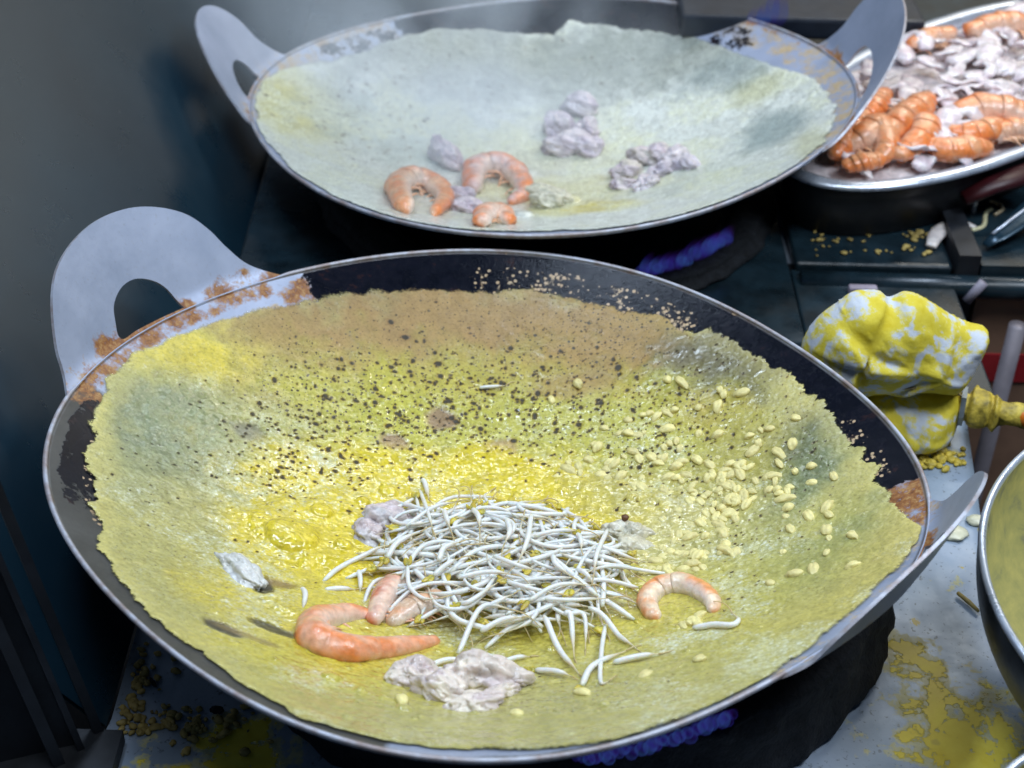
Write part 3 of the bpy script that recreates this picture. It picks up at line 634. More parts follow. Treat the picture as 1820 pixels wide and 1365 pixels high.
cf = crepe(FRONT, fb, 0.0008, front_blobs, FROTH, 11, 'egg_crepe', front_holes, frill_f, pools, 1.0, islands=1, pitted=1.0, fade=lambda a: 0.005 + 0.013*np.clip(1 - np.abs(a-148)/34, 0, 1)**.5 + .005*((a > 60) & (a < 125)) + .008*((a > 270) & (a < 340)), band=lambda a: .5*np.clip(1.4 - np.abs(((a + 180) % 360 - 180) - 12)/40, 0, 1) + .6*np.clip(1.5 - np.abs(a-196)/45, 0, 1), domes=[(520, 966, .018, .0055), (572, 925, .008, .0035), (610, 985, .006, .003), (545, 1010, .006, .0025), (690, 885, .007, .003), (645, 905, .005, .0025), (1120, 900, .005, .0025), (1000, 885, .0045, .002), (590, 1210, .006, .003), (720, 1265, .005, .0025), (640, 1235, .004, .002)] + [(x, y, r, r*.5) for x, y, r in zip(np.random.RandomState(3).uniform(520, 1300, 60), np.random.RandomState(4).uniform(870, 1290, 60), np.random.RandomState(5).uniform(.0015, .0034, 60))])
tag(cf, 'bubbly yellow egg crepe with dark pits lining the front wok', 'crepe', 'crepes in the woks')

rb = [(462, 160), (492, 124), (556, 114), (640, 94), (720, 60), (800, 54), (900, 58), (985, 62), (1010, 40), (1070, 45), (1150, 56), (1220, 66), (1295, 92), (1365, 112), (1430, 134), (1466, 164), (1484, 205), (1464, 255), (1420, 290), (1355, 330), (1282, 361), (1200, 386), (1100, 405), (1000, 412), (900, 413), (800, 407), (700, 388), (620, 361), (545, 322), (492, 276), (460, 230), (452, 190)]
PALE = (0.68, 0.72, 0.66)
rear_blobs = [(540, 200, .05, .07, 0, (0.58, 0.53, 0.14), .9, .4, .3, .6, 0), (600, 160, .03, .02, 0, (0.3, 0.34, 0.3), .5, .5, .4, .3, .2), (850, 110, .22, .06, 0, (0.30, 0.32, 0.25), .8, .5, .4, .25, .4), (1150, 110, .15, .06, 0, (0.29, 0.32, 0.27), .75, .5, .4, .25, .4),
 (1375, 235, .035, .04, 0, (0.16, 0.25, 0.26), .65, .6, .5, .1, .2), (1350, 160, .03, .025, 0, (0.48, 0.48, 0.24), .7, .5, .4, .4, 0), (1450, 260, .02, .05, 0, (0.52, 0.52, 0.3), .7, .5, .4, .4, 0), (1310, 130, .06, .03, 0, (0.2, 0.27, 0.27), .5, .5, .4, .2, .2), (700, 240, .09, .07, 0, (0.48, 0.56, 0.50), .7, .5, .5, .6, .3),
 (1000, 350, .09, .04, 0, (0.62, 0.58, 0.30), .8, .45, .7, .7, 0), (1040, 375, .05, .02, 0, (0.64, 0.55, 0.10), .8, .45, .7, .7, 0), (980, 280, .08, .04, 0, (0.58, 0.58, 0.38), .6, .5, .6, .6, 0), (1200, 330, .06, .04, 0, (0.5, 0.55, 0.44), .6, .5, .6, .6, 0)]
rear_holes = [(700, 230, 90, 50, 130, .0008, .0022), (850, 150, 160, 40, 120, .0008, .0018), (620, 200, 50, 30, 60, .0008, .0018)]
cr_ = crepe(REAR, rb, 0.0011, rear_blobs, PALE, 23, 'egg_crepe', rear_holes, lambda a: 0.22 + 0*a, [(980, 330, .1, .05, 0, .003)], 1.15, pin=0.5, band=lambda a: 0*a, fade=lambda a: 0.012 + 0*a, wetk=.72, relief=.45, domes=[(1010, 360, .012, .005), (930, 385, .01, .004)])
tag(cr_, 'pale steaming egg crepe lining the rear wok', 'crepe', 'crepes in the woks')

# ------------------------------------------------------------------ seafood
def shrimp(name, wk_or_pts, radii, label, cat, group=None, orange=(0.82, 0.25, 0.07), pale=(0.84, 0.58, 0.44), segs=6, nup=(0, 0, 1), flat=0.80, seed=1, tail=True, lift=0.75, head=False, legs=True, belly=(0.86, 0.72, 0.62)):
    """curled prawn: one tapering, overlapping-ringed body; tail fan, legs and feelers are its children"""
    P = np.asarray(wk_or_pts, float); nup = np.asarray(nup, float); rs = np.random.RandomState(seed)
    n = 96; C = catmull(P, n); Rr = np.interp(np.linspace(0, len(radii)-1, n), np.arange(len(radii)), radii)
    s = np.linspace(0, 1, n); bnd = np.linspace(0, 1, segs+1); bnd[1:-1] += rs.uniform(-.25, .25, segs-1)/segs
    saw = np.interp(s, np.repeat(bnd, 2)[1:-1] + np.tile([1e-6, -1e-6], segs), np.tile([0, 1], segs))
    ringb = 1.03 - 0.07*saw**2 - 0.055*np.exp(-(saw/0.05)**2)
    Rr = Rr*ringb*(1 + 0.05*(vnoise(s*9, s*0 + seed, seed) - .5)); Rr[0] *= 0.2; Rr[-1] *= 0.25; Rr[1] *= 0.6; Rr[-2] *= 0.6; Rr[2] *= .85; Rr[-3] *= .85
    C = C + nup*(Rr*lift)[:, None]
    nv = 28; V, Fl = tube(C, Rr, nv, nup, flat)
    cen = C.mean(0); body = V[:n*nv].reshape(n, nv, 3); dirs = body - C[:, None, :]
    T = np.gradient(C, axis=0); T /= np.linalg.norm(T, axis=1)[:, None] + 1e-9; side = np.cross(T, nup); side /= np.linalg.norm(side, axis=1)[:, None] + 1e-9
    sgn = np.sign(np.sum((C - cen)*side)); outw = side*sgn
    dorsal = np.clip(np.einsum('ijk,ik->ij', dirs, outw)/(Rr[:, None] + 1e-9), -1, 1)
    body = C[:, None, :] + dirs*(1 - 0.22*np.clip(-dorsal, 0, 1)[..., None]**2)           # flatter belly
    nz = n3(V[:n*nv], 120, seed).reshape(n, nv); nz2 = n3(V[:n*nv], 420, seed+4).reshape(n, nv)
    body = body + dirs*((nz2 - .5)*0.10 + (nz - .5)*0.16)[..., None]
    V[:n*nv] = body.reshape(-1, 3)
    k = np.clip(0.50 + 0.40*dorsal + 0.26*(saw[:, None] - 0.55) + 2.1*(nz - 0.5) + 0.9*(nz2 - .5), 0, 1)
    kb = np.clip(-dorsal*1.2 - .25 + (nz - .5), 0, 1)
    col = np.array(pale)*(1-k[..., None]) + np.array(orange)*k[..., None]; col = col*(1-kb[..., None]) + np.array(belly)*kb[..., None]
    col = col*(1 - 0.16*np.exp(-(saw/0.05)**2)[:, None, None]*np.array([0.4, 0.8, 1.0]))
    col = np.vstack([col.reshape(-1, 3), col[0].mean(0)[None], col[-1].mean(0)[None]])
    o = tag(mesh_obj(name, V, Fl, MAT_SHRIMP, attrs={'Col': col}), label, cat, group)
    def child(nm, parts, c):
        Vt, Ft = join(parts); mesh_obj(nm, Vt, Ft, MAT_SHRIMP, o, attrs={'Col': np.tile(np.array([c]), (len(Vt), 1))*(0.8 + 0.4*n3(Vt, 300, seed))[:, None]})
    if tail:
        t = C[-1] - C[-6]; t /= np.linalg.norm(t); sd = np.cross(t, nup); Vp = []; L = Rr[n//2]*1.9
        for q in (-0.8, -0.35, 0.0, 0.35, 0.8):
            dq = t*math.cos(q) + sd*math.sin(q)
            pts = np.array([C[-1] - t*0.003 + dq*L*u*(1 if q else .75) + nup*(0.0015*math.sin(u*3) + .001*rs.randn()*0) for u in np.linspace(0, 1, 8)])
            Vp.append(tube(pts, np.array([.25, .5, .75, .95, 1, .9, .65, .1])*L*0.20, 8, nup, 0.22))
        child('tail_fan', Vp, (0.72, 0.18, 0.055))
    if legs:
        Vp = []
        for f in np.linspace(.12, .80, 9):
            q = int(f*n); L = Rr[q]*rs.uniform(.8, 1.5); d = -outw[q] + T[q]*rs.uniform(-.5, .9); d /= np.linalg.norm(d)
            b = C[q] - outw[q]*Rr[q]*.55 - nup*Rr[q]*.25
            pts = np.array([b + d*L*u + nup*(L*.25*math.sin(u*3) - L*.25*u) + T[q]*L*.3*u*u for u in np.linspace(0, 1, 6)])
            Vp.append(tube(pts, np.array([.8, 1, .9, .7, .5, .15])*Rr[q]*.13, 6, nup, .7))
        child('legs', Vp, (0.80, 0.42, 0.24))
    if head:
        Vp = []; t = C[0] - C[5]; t /= np.linalg.norm(t); sd = np.cross(t, nup)
        for q in range(9):
            a = rs.uniform(-0.9, 0.9); L = rs.uniform(.016, .040); dq = t*math.cos(a) + sd*math.sin(a)
            pts = np.array([C[1] + dq*L*u + nup*(0.006*math.sin(u*3.0) - 0.004*u) + sd*0.006*math.sin(u*4+q) for u in np.linspace(0, 1, 9)])
            Vp.append(tube(pts, np.linspace(.0008, .0003, 9), 6, nup))
        child('feelers', Vp, (0.70, 0.30, 0.16))
    return o
N1 = FRONT.n; N2 = REAR.n
shrimp('prawn', FRONT.pt([(782, 1142), (730, 1156), (668, 1166), (610, 1168), (562, 1150), (566, 1122), (618, 1106), (664, 1106)]), [.0035, .0068, .0088, .0108, .0118, .0108, .0085, .005], 'thick orange prawn curled in a hook, front left of the sprout heap', 'prawn', 'prawns in the front wok', nup=N1, seed=2, tail=True, lift=0.7, pale=(0.86, 0.50, 0.34), segs=6)
shrimp('prawn', FRONT.pt([(1166, 1108), (1152, 1082), (1166, 1060), (1200, 1050), (1236, 1058), (1262, 1076), (1266, 1094)]), [.0055, .0078, .0088, .0090, .0082, .0066, .004], 'small peeled prawn curled like an arch, right of the sprout heap', 'prawn', 'prawns in the front wok', nup=N1, orange=(0.84, 0.32, 0.10), pale=(0.88, 0.70, 0.50), seed=5, tail=False, lift=0.6, segs=6, legs=False)
ph_ = shrimp('broken_prawn', FRONT.pt([(666, 1120), (680, 1090), (700, 1062), (724, 1046)]), [.006, .0085, .009, .006], 'reddish orange prawn head half buried under the left of the sprout heap', 'prawn head', 'prawn pieces under the sprouts', orange=(0.66, 0.16, 0.07), nup=N1, segs=2, seed=9, tail=False, head=True, lift=1.2)
shrimp('prawn_piece', FRONT.pt([(694, 1122), (730, 1106), (772, 1096), (800, 1088)]), [.005, .009, .010, .006], 'pale pinkish prawn piece peeping out under the sprouts behind the hooked prawn', 'prawn piece', 'prawn pieces under the sprouts', orange=(0.72, 0.34, 0.16), pale=(0.70, 0.52, 0.36), nup=N1, segs=3, seed=13, tail=False, head=True, lift=1.2)

def chunk(name, wk, px, lumps, label, cat, group, c0, c1, seed, mat=None):
    parts = []; cols = []
    for q, (x, y, a, b, h, rot) in enumerate(lumps):
        kz = KR if wk is REAR else 1.0; a, b, h = a*kz, b*kz, h*kz
        c = wk.pt((x, y))[0] + wk.n*h*0.55
        V, F, V0 = blob(c, a, b, h, R_(rot), seed + q*3, 0.55, 5, (wk.ex, wk.ey, wk.n)); parts.append((V, F))
        k = np.clip(n3(V, 130, seed)*1.6 - 0.3 + 0.25*(n3(V, 420, seed+2)-0.5), 0, 1)[:, None]; cols.append(np.array(c0)*(1-k) + np.array(c1)*k)
    V, F = join(parts)
    return tag(mesh_obj(name, V, F, mat or MAT_MEAT, attrs={'Col': np.vstack(cols)}), label, cat, group)
LIL = (0.60, 0.49, 0.48); CRM = (0.80, 0.70, 0.56); WHT = (0.66, 0.64, 0.60)
chunk('seafood_piece', FRONT, 0, [(740, 1214, .014, .011, .010, 20), (778, 1240, .016, .011, .010, -20), (826, 1222, .018, .013, .013, 10), (872, 1216, .018, .012, .011, 0), (850, 1258, .017, .008, .007, 25), (910, 1222, .012, .009, .008, 20), (890, 1240, .012, .006, .006, 30)], 'ragged lilac and cream mussel chunk at the front edge of the sprout heap', 'mussel', 'seafood chunks in the front wok', LIL, CRM, 31)
chunk('seafood_piece', FRONT, 0, [(412, 1010, .013, .008, .006, -40), (434, 1028, .013, .009, .006, -35), (452, 1040, .009, .007, .005, -30)], 'whitish squid scrap stuck at the far left of the front crepe', 'squid piece', 'seafood chunks in the front wok', (0.60, 0.60, 0.60), (0.68, 0.66, 0.58), 37)
chunk('seafood_piece', FRONT, 0, [(682, 935, .016, .013, .012, 0), (650, 962, .013, .013, .010, 30), (715, 945, .012, .010, .010, 0)], 'grey lilac squid chunk at the back left corner of the sprout heap', 'squid piece', 'seafood chunks in the front wok', LIL, (0.56, 0.54, 0.54), 41)
chunk('seafood_piece', FRONT, 0, [(1108, 958, .017, .012, .009, 10), (1125, 985, .015, .011, .007, 0), (1080, 982, .013, .010, .006, 0), (1135, 962, .010, .007, .008, 0)], 'translucent cream squid piece with a brown speck, back right of the sprout heap', 'squid piece', 'seafood chunks in the front wok', (0.56, 0.50, 0.32), (0.66, 0.63, 0.52), 47)
pb = FRONT.pt((1107, 952))[0] + N1*0.0155
Vb, Fb_, _ = blob(pb, .0027, .0024, .0020, 0, 3, 0.3, 3); tag(mesh_obj('peppercorn', Vb, Fb_, simple('brown_pepper', (0.13, 0.05, 0.015), 0.5)), 'brown peppercorn on the cream squid piece behind the sprouts', 'peppercorn')

shrimp('prawn', REAR.pt([(725, 385), (712, 350), (735, 338), (768, 345), (790, 365), (770, 388)]), [.009, .0138, .015, .0135, .010, .006], 'pale orange curled prawn, left of the pair in the rear wok', 'prawn', 'prawns in the rear wok', nup=N2, seed=17, tail=False, pale=(0.80, 0.50, 0.30))
shrimp('prawn', REAR.pt([(842, 350), (850, 318), (885, 312), (918, 330), (930, 355), (905, 368)]), [.010, .0145, .0155, .0135, .010, .006], 'larger orange and pink prawn in the rear wok, beside the squid cube', 'prawn', 'prawns in the rear wok', nup=N2, seed=18, tail=False, pale=(0.70, 0.50, 0.46))
shrimp('prawn', REAR.pt([(858, 408), (866, 398), (888, 394), (905, 404)]), [.009, .012, .012, .008], 'orange prawn tip just above the front rim of the rear wok', 'prawn', 'prawns in the rear wok', nup=N2, seed=19, tail=False, segs=3)
RLI = (0.50, 0.42, 0.48); RWH = (0.68, 0.62, 0.62)
chunk('seafood_piece', REAR, 0, [(785, 285, .013, .010, .014, 0), (800, 300, .012, .010, .014, 0)], 'lilac squid cube behind the two prawns in the rear wok', 'squid piece', 'squid pieces in the rear wok', RLI, RWH, 51)
chunk('seafood_piece', REAR, 0, [(1030, 200, .016, .012, .012, 0), (990, 240, .013, .012, .012, 30), (1040, 245, .013, .016, .012, 0), (1010, 270, .022, .013, .012, 10), (1045, 275, .012, .010, .010, 0)], 'tall heap of lilac squid in the middle of the rear wok', 'squid piece', 'squid pieces in the rear wok', RLI, RWH, 55)
chunk('seafood_piece', REAR, 0, [(1140, 295, .016, .011, .011, 10), (1115, 318, .013, .010, .009, 10), (1170, 288, .010, .008, .009, 0), (1110, 335, .013, .008, .006, 0)], 'broken squid bits right of centre in the rear wok', 'squid piece', 'squid pieces in the rear wok', RLI, (0.52, 0.48, 0.42), 59)
chunk('seafood_piece', REAR, 0, [(1150, 335, .013, .009, .008, 40), (1175, 315, .014, .008, .009, 40), (1200, 290, .014, .008, .010, 40), (1222, 300, .013, .009, .008, -40)], 'long bent squid strip at the right in the rear wok', 'squid piece', 'squid pieces in the rear wok', (0.40, 0.36, 0.42), RWH, 63)
chunk('seafood_piece', REAR, 0, [(815, 362, .012, .009, .009, 0), (830, 380, .013, .008, .008, 0)], 'small lilac squid scrap wedged between the two rear wok prawns', 'squid piece', 'squid pieces in the rear wok', RLI, RWH, 67)
chunk('seafood_piece', REAR, 0, [(955, 355, .022, .010, .008, 5), (990, 362, .016, .008, .007, -10), (968, 372, .013, .008, .008, 0)], 'flat cream squid piece right of the rear wok prawns', 'squid piece', 'squid pieces in the rear wok', (0.55, 0.54, 0.42), (0.62, 0.58, 0.44), 71)

# ------------------------------------------------------------------ bean sprouts
hc = FRONT.hit((885, 1035))[0]; hx = FRONT.hit((1150, 1035))[0]; HAX = abs(hx[0] - hc[0]); 
def mound(x, y):
    d = np.hypot((x - hc[0] + 0.1*(y-hc[1]))/(HAX*0.98), (y - hc[1])/0.098)
    return 0.027*np.clip(1 - d**2, 0, 1)**0.8
SG = 'bean sprouts heaped on the front crepe'
SL = 'white bean sprout lying in the tangled heap in the middle of the front wok'
rs = np.random.RandomState(4)
def sprout(xy, lift, rad, label, head=None, curl=0.0):
    n = 22; C = catmull(xy, n); s = np.linspace(0, 1, n)
    zz = FRONT.z(C[:, 0], C[:, 1]) + 0.0022 + np.maximum(mound(C[:, 0], C[:, 1])*lift, 0.0) + rad*0.9
    zz = np.convolve(np.pad(zz, 4, 'edge'), np.ones(9)/9, 'valid') + 0.0022*np.sin(s*np.pi)
    prof = np.interp(s, [0, .03, .10, .50, .72, .80, .86, 1], [.5, .8, 1, .96, .80, .45, .26, .13])
    W = FRONT.world(C[:, 0], C[:, 1], zz)
    V, Fl = tube(W, rad*prof, 9, N1)
    white = np.array([0.82, 0.80, 0.75]); tail = np.array([0.62, 0.50, 0.30])
    ts = np.repeat(s, 9); k = sstep(0.62, 0.9, ts)[:, None]; col = white*(1-k) + tail*k
    k0 = (1 - sstep(0.0, 0.10, ts))[:, None]; col = col*(1-0.5*k0) + np.array([0.72, 0.70, 0.42])*0.5*k0
    col = np.vstack([col, col[:1], col[-1:]])
    o = mesh_obj('bean_sprout', V, Fl, MAT_SPROUT, attrs={'Col': col}); tag(o, label, 'bean sprout', SG)
    tt_ = W[-1] - W[-4]; tt_ /= np.linalg.norm(tt_); sq = np.cross(tt_, N1); Lr = rs.uniform(.010, .024); cv_ = rs.uniform(-1, 1)
    pr_ = np.array([W[-2] + tt_*Lr*u + sq*Lr*.5*cv_*u*u + N1*(.003*math.sin(u*3) - .004*u*(lift > .3)) for u in np.linspace(0, 1, 8)])
    Vr, Fr = tube(pr_, np.linspace(.00055, .00022, 8), 6, N1); mesh_obj('root', Vr, Fr, MAT_SPROUT, o, attrs={'Col': np.tile(np.array([[.52, .38, .18]]), (len(Vr), 1))})
    if head is None: head = rs.rand() < 0.38
    if head:
        t = W[0] - W[3]; t /= np.linalg.norm(t); sd = np.cross(t, N1); parts = []
        for q in (-1, 1):
            a = q*rs.uniform(.15, .45); d = t*math.cos(a) + sd*math.sin(a); L = rs.uniform(.006, .0105)
            pts = np.array([W[0] + d*L*u + N1*rs.uniform(-.001, .002)*u for u in np.linspace(0, 1, 7)])
            parts.append(tube(pts, np.array([.5, .9, 1, 1, .85, .6, .2])*rs.uniform(.0016, .0025), 8, N1, 0.6))
        Vh, Fh = join(parts); cc = np.array([[0.66, 0.50, 0.06]])*rs.uniform(.75, 1.1)
        mesh_obj('bean_leaf', Vh, Fh, MAT_SPROUT, o, attrs={'Col': np.tile(cc, (len(Vh), 1))})
    return o
for i in range(200):
    a = rs.uniform(0, 2*np.pi); r = math.sqrt(rs.rand())*0.84
    c = hc + np.array([math.cos(a)*HAX*r*0.95, math.sin(a)*0.086*r]); c[0] -= 0.1*(c[1]-hc[1])
    ang = rs.choice([rs.normal(0.35, .45), rs.normal(-0.5, .5), rs.uniform(0, np.pi)], p=[.5, .3, .2]) + (np.pi if rs.rand() < .5 else 0)
    L = rs.uniform(.042, .078); k = rs.normal(0, .75); pts = []
    for u in (-.5, -.17, .17, .5):
        aa = ang + k*u*0.9; pts.append(c + L*u*np.array([math.cos(aa), math.sin(aa)]) + L*0.12*k*(u*u*4-.5)*np.array([-math.sin(ang), math.cos(ang)]))
    sprout(np.array(pts), rs.uniform(0.40, 1.08), rs.uniform(.0010, .0019), SL)
for i in range(75):
    a = rs.uniform(0, 2*np.pi); r = math.sqrt(rs.rand())*0.80; c = hc + np.array([math.cos(a)*HAX*r*0.95, math.sin(a)*0.086*r]); c[0] -= 0.1*(c[1]-hc[1])
    ang = rs.uniform(0, 2*np.pi); L = rs.uniform(.035, .06)
    sprout(np.array([c + L*u*np.array([math.cos(ang + k_*u), math.sin(ang + k_*u)]) for k_ in [rs.normal(0, .6)] for u in (-.5, -.17, .17, .5)]), rs.uniform(.35, .8), rs.uniform(.0015, .0022), SL, head=False)
LINES = [[(195, 420), (270, 375), (370, 320), (450, 285)], [(325, 385), (332, 430), (330, 470)], [(560, 50), (572, 85), (585, 125)], [(550, 95), (578, 170), (600, 240)], [(500, 220), (600, 160), (690, 130)], [(640, 165), (648, 200), (662, 232)], [(745, 160), (765, 195), (770, 232)], [(960, 180), (945, 280), (910, 360)], [(1130, 250), (1140, 280), (1145, 315)], [(1240, 240), (1200, 330), (1190, 400)], [(970, 255), (1060, 245), (1145, 240)], [(505, 365), (512, 450), (560, 500), (625, 490)], [(690, 412), (800, 398), (895, 400)], [(698, 590), (740, 515), (850, 420)], [(820, 330), (900, 370), (990, 388)], [(870, 425), (960, 460), (1050, 470)], [(950, 500), (1060, 445), (1190, 440)], [(1010, 490), (1110, 502), (1260, 488)], [(690, 692), (770, 610), (890, 560)], [(740, 680), (830, 720), (900, 772)], [(570, 742), (650, 722), (755, 715)], [(590, 752), (700, 762), (820, 750)], [(1080, 560), (1100, 620), (1120, 712)], [(1090, 560), (1150, 600), (1160, 682)], [(1170, 520), (1230, 590), (1290, 640), (1365, 682)], [(1000, 620), (1060, 690), (1145, 772)], [(1145, 805), (1190, 742), (1320, 675)], [(1260, 725), (1350, 710), (1435, 690)], [(1230, 600), (1217, 690), (1215, 795), (1250, 790)], [(975, 752), (1050, 765), (1112, 776)], [(770, 655), (850, 640), (925, 630)], [(600, 405), (650, 370), (695, 340)], [(620, 350), (640, 310), (700, 280)], [(1130, 380), (1160, 405), (1185, 432)], [(850, 722), (905, 712), (960, 700)], [(430, 340), (470, 290), (560, 240)], [(870, 200), (880, 250), (860, 290)], [(1040, 330), (1050, 370), (1110, 410)], [(780, 560), (830, 520), (900, 470)], [(340, 520), (370, 450), (440, 400)]]
for L_ in LINES:
    p = np.array([(480 + a*.4835, 830 + b*.4837) for a, b in L_]) + [0, 0]
    h = FRONT.hit(p + np.array([0, 0])); lift = 1.18
    # the heap stands above the crepe: shift back along the view so the sprout sits on top of it
    for _ in range(6):
        hh = mound(h[:, 0], h[:, 1])*lift
        h = FRONT.hit(p, 0.0) if False else np.array([FRONT.hit(p[i:i+1], hh[i] + .003)[0] for i in range(len(p))])
    sprout(h, lift, rs.uniform(.0014, .0020), SL)
for pts, lab in [([(1550, 612), (1620, 606), (1695, 604), (1718, 582), (1690, 555)], 'stray bean sprout with a hooked tip below the small peeled prawn'), ([(118, 465), (130, 500), (115, 562)], 'short stray bean sprout far left of the heap, near the squid scrap'), ([(200, 471), (260, 474), (318, 470)], 'straight stray bean sprout just left of the heap'), ([(1280, 390), (1300, 440), (1352, 482)], 'thin bean sprout sunk in batter between heap and small prawn'), ([(1215, 0), (1218, 2), (1225, 3)], None)]:
    if lab is None: continue
    h = FRONT.hit([(480 + a*.4835, 830 + b*.4837) for a, b in pts]); sprout(h, 0.0, .0019, lab, head=False)
h = FRONT.hit([(852, 696), (874, 698), (900, 692)]); sprout(h, 0.0, .0013, 'tiny bean sprout tip alone on the upper crepe behind the heap', head=False)

# ------------------------------------------------------------------ split beans
bean_me = []
for q in range(4):
    V, F, V0 = blob((0, 0, 0), .0036, .0026, .0023, 0, 80+q, 0.28, 3)
    V[:, 2] -= 0.0006*np.exp(-(V[:, 1]/.0006)**2)*(V[:, 2] > 0)
    o = mesh_obj('split_bean', V, F, MAT_BEAN, attrs={'Col': np.tile(np.array([[0.78, 0.68, 0.29]])*(0.9+0.06*q), (len(V), 1))}, origin=(0, 0, 0)); bean_me.append(o.data); bpy.data.objects.remove(o)
rb_ = np.random.RandomState(8); bpx = []
for (x, y, sx, sy, n) in [(1290, 865, 62, 26, 46), (1215, 840, 60, 30, 22), (1060, 850, 55, 22, 20), (1250, 930, 45, 40, 60), (1180, 985, 50, 30, 40), (1180, 1000, 30, 25, 14), (1160, 760, 100, 45, 12), (1110, 800, 60, 40, 12), (1230, 1105, 20, 12, 9), (1390, 940, 60, 55, 14), (1000, 870, 40, 12, 8), (1330, 830, 60, 40, 16)]:
    for _ in range(n): bpx.append((x + rb_.randn()*sx, y + rb_.randn()*sy))
bpx += [(1187, 679), (1213, 684), (1282, 699), (1320, 702), (1416, 747), (1445, 833), (1518, 958), (1350, 794), (1186, 766), (1167, 745), (1117, 751), (1447, 1016), (1471, 988), (1245, 1180), (1148, 1205), (712, 1253), (918, 1275), (704, 885), (583, 930), (1035, 1240), (1475, 960)]
for (x, y) in bpx:
    if y < 640 or ((x-1210)/70)**2 + ((y-1075)/40)**2 < 0.7 and rb_.rand() < .6: continue
    h = FRONT.hit((x, y))[0]
    if mound(h[0], h[1]) > 0.006: continue
    o = bpy.data.objects.new('split_bean', bean_me[rb_.randint(4)]); COL.objects.link(o)
    a = rb_.uniform(0, 6.28); sc = rb_.uniform(.75, 1.45)
    z0 = FRONT.z(h[0], h[1]); gx_, gy_ = (FRONT.z(h[0]+.002, h[1]) - z0)/.002, (FRONT.z(h[0], h[1]+.002) - z0)/.002
    nn = FRONT.n - gx_*FRONT.ex - gy_*FRONT.ey; nn /= np.linalg.norm(nn)
    ux = FRONT.ex*math.cos(a) + FRONT.ey*math.sin(a); ux -= nn*(ux@nn); ux /= np.linalg.norm(ux); uy = np.cross(nn, ux)
    loc = FRONT.world(h[0], h[1], z0) + nn*rb_.uniform(0.0014, 0.0034)
    el = rb_.uniform(.85, 1.5); m4 = Matrix([[ux[i]*sc*el, uy[i]*sc*rb_.uniform(.98, 1.02), nn[i]*sc, loc[i]] for i in range(3)] + [[0, 0, 0, 1]])
    o.matrix_world = m4
    tag(o, 'small pale yellow split bean scattered on the right side of the front crepe' if x > 960 and y < 1150 else 'lone pale split bean near the front or left part of the front crepe', 'split bean', 'split beans on the front crepe')

# ------------------------------------------------------------------ burners and flames
def burner(c, r_out, z0, z1, label, seed):
    hh_ = .02 if z1 - z0 > .04 else .004
    e = empty('gas_burner', (c[0], c[1], z0), label, 'burner', 'gas burners under the woks')
    nth = 160; prof = [(r_out*.80, z0), (r_out, z0), (r_out*1.0, z0 + (z1-z0)*.5), (r_out*.985, z1 - .006), (r_out*.965, z1), (r_out*.86, z1), (r_out*.84, z1 - .008), (r_out*.80, z0 + .01), (r_out*.80, z0)]
    pr = catmull(prof, 44); V, Fq = lathe(pr, (c[0], c[1], 0), nth)
    rn = np.hypot(V[:, 0]-c[0], V[:, 1]-c[1]); d = (fbm(np.arctan2(V[:, 1]-c[1], V[:, 0]-c[0])*14, V[:, 2]*60, seed) - 0.5)*0.012
    V[:, 0] += (V[:, 0]-c[0])/rn*d; V[:, 1] += (V[:, 1]-c[1])/rn*d
    mesh_obj('burner_ring', V, Fq[:, ::-1], MAT_SOOT, e)
    V, Fq = lathe([(0.001, z0+hh_), (r_out*.3, z0+hh_), (r_out*.34, z0+hh_*.6), (r_out*.34, z0)], (c[0], c[1], 0), 48); mesh_obj('burner_head', V, Fq, MAT_DARK, e)
    return e
burner((0.050, 0.030), 0.237, TZ, -0.066, 'soot black burner ring under the front wok', 3)
burner((0.046, 0.556), 0.222, TZ + .0075, -0.106, 'soot black burner ring under the rear wok', 6)
def flames(P, n, label, seed, hgt, lean):
    rsn = np.random.RandomState(seed); P = catmull(P, n); e = empty('gas_flame', P.mean(0), label, 'flame', 'blue gas flames')
    for k in range(n):
        h = hgt*rsn.uniform(.6, 1.35); w_ = hgt*rsn.uniform(.16, .26); p = P[k] + rsn.randn(3)*[.001, .0015, .0005]; od = np.asarray(lean, float)
        pts = np.array([p + od*(h*u*u) + np.array([0, 0, h*u]) for u in np.linspace(0, 1, 11)])
        V, Fl = tube(pts, np.array([.45, .8, 1, 1, .92, .8, .64, .48, .32, .17, .04])*w_, 10, (0.3, 1, 0.1))
        u = np.concatenate([np.repeat(np.linspace(0, 1, 11), 10), [0, 1]])
        mesh_obj('flame_tongue', V, Fl, MAT_FLAME, e, attrs={'hot': np.clip(1.05 - 1.35*np.abs(u - 0.30)*1.5, 0, 1)*rsn.uniform(.55, .95)})
flames([at(1030, 1356, -.062), at(1120, 1340, -.062), at(1210, 1316, -.062), at(1300, 1282, -.062)], 40, 'row of blue gas flames licking out below the front rim of the front wok', 2, .018, (.3, -.25, 0))
flames([at(1135, 492, -.100), at(1190, 480, -.100), at(1250, 455, -.100), at(1290, 432, -.100)], 30, 'row of blue gas flames under the right front of the rear wok', 5, .026, (.35, -.1, 0))

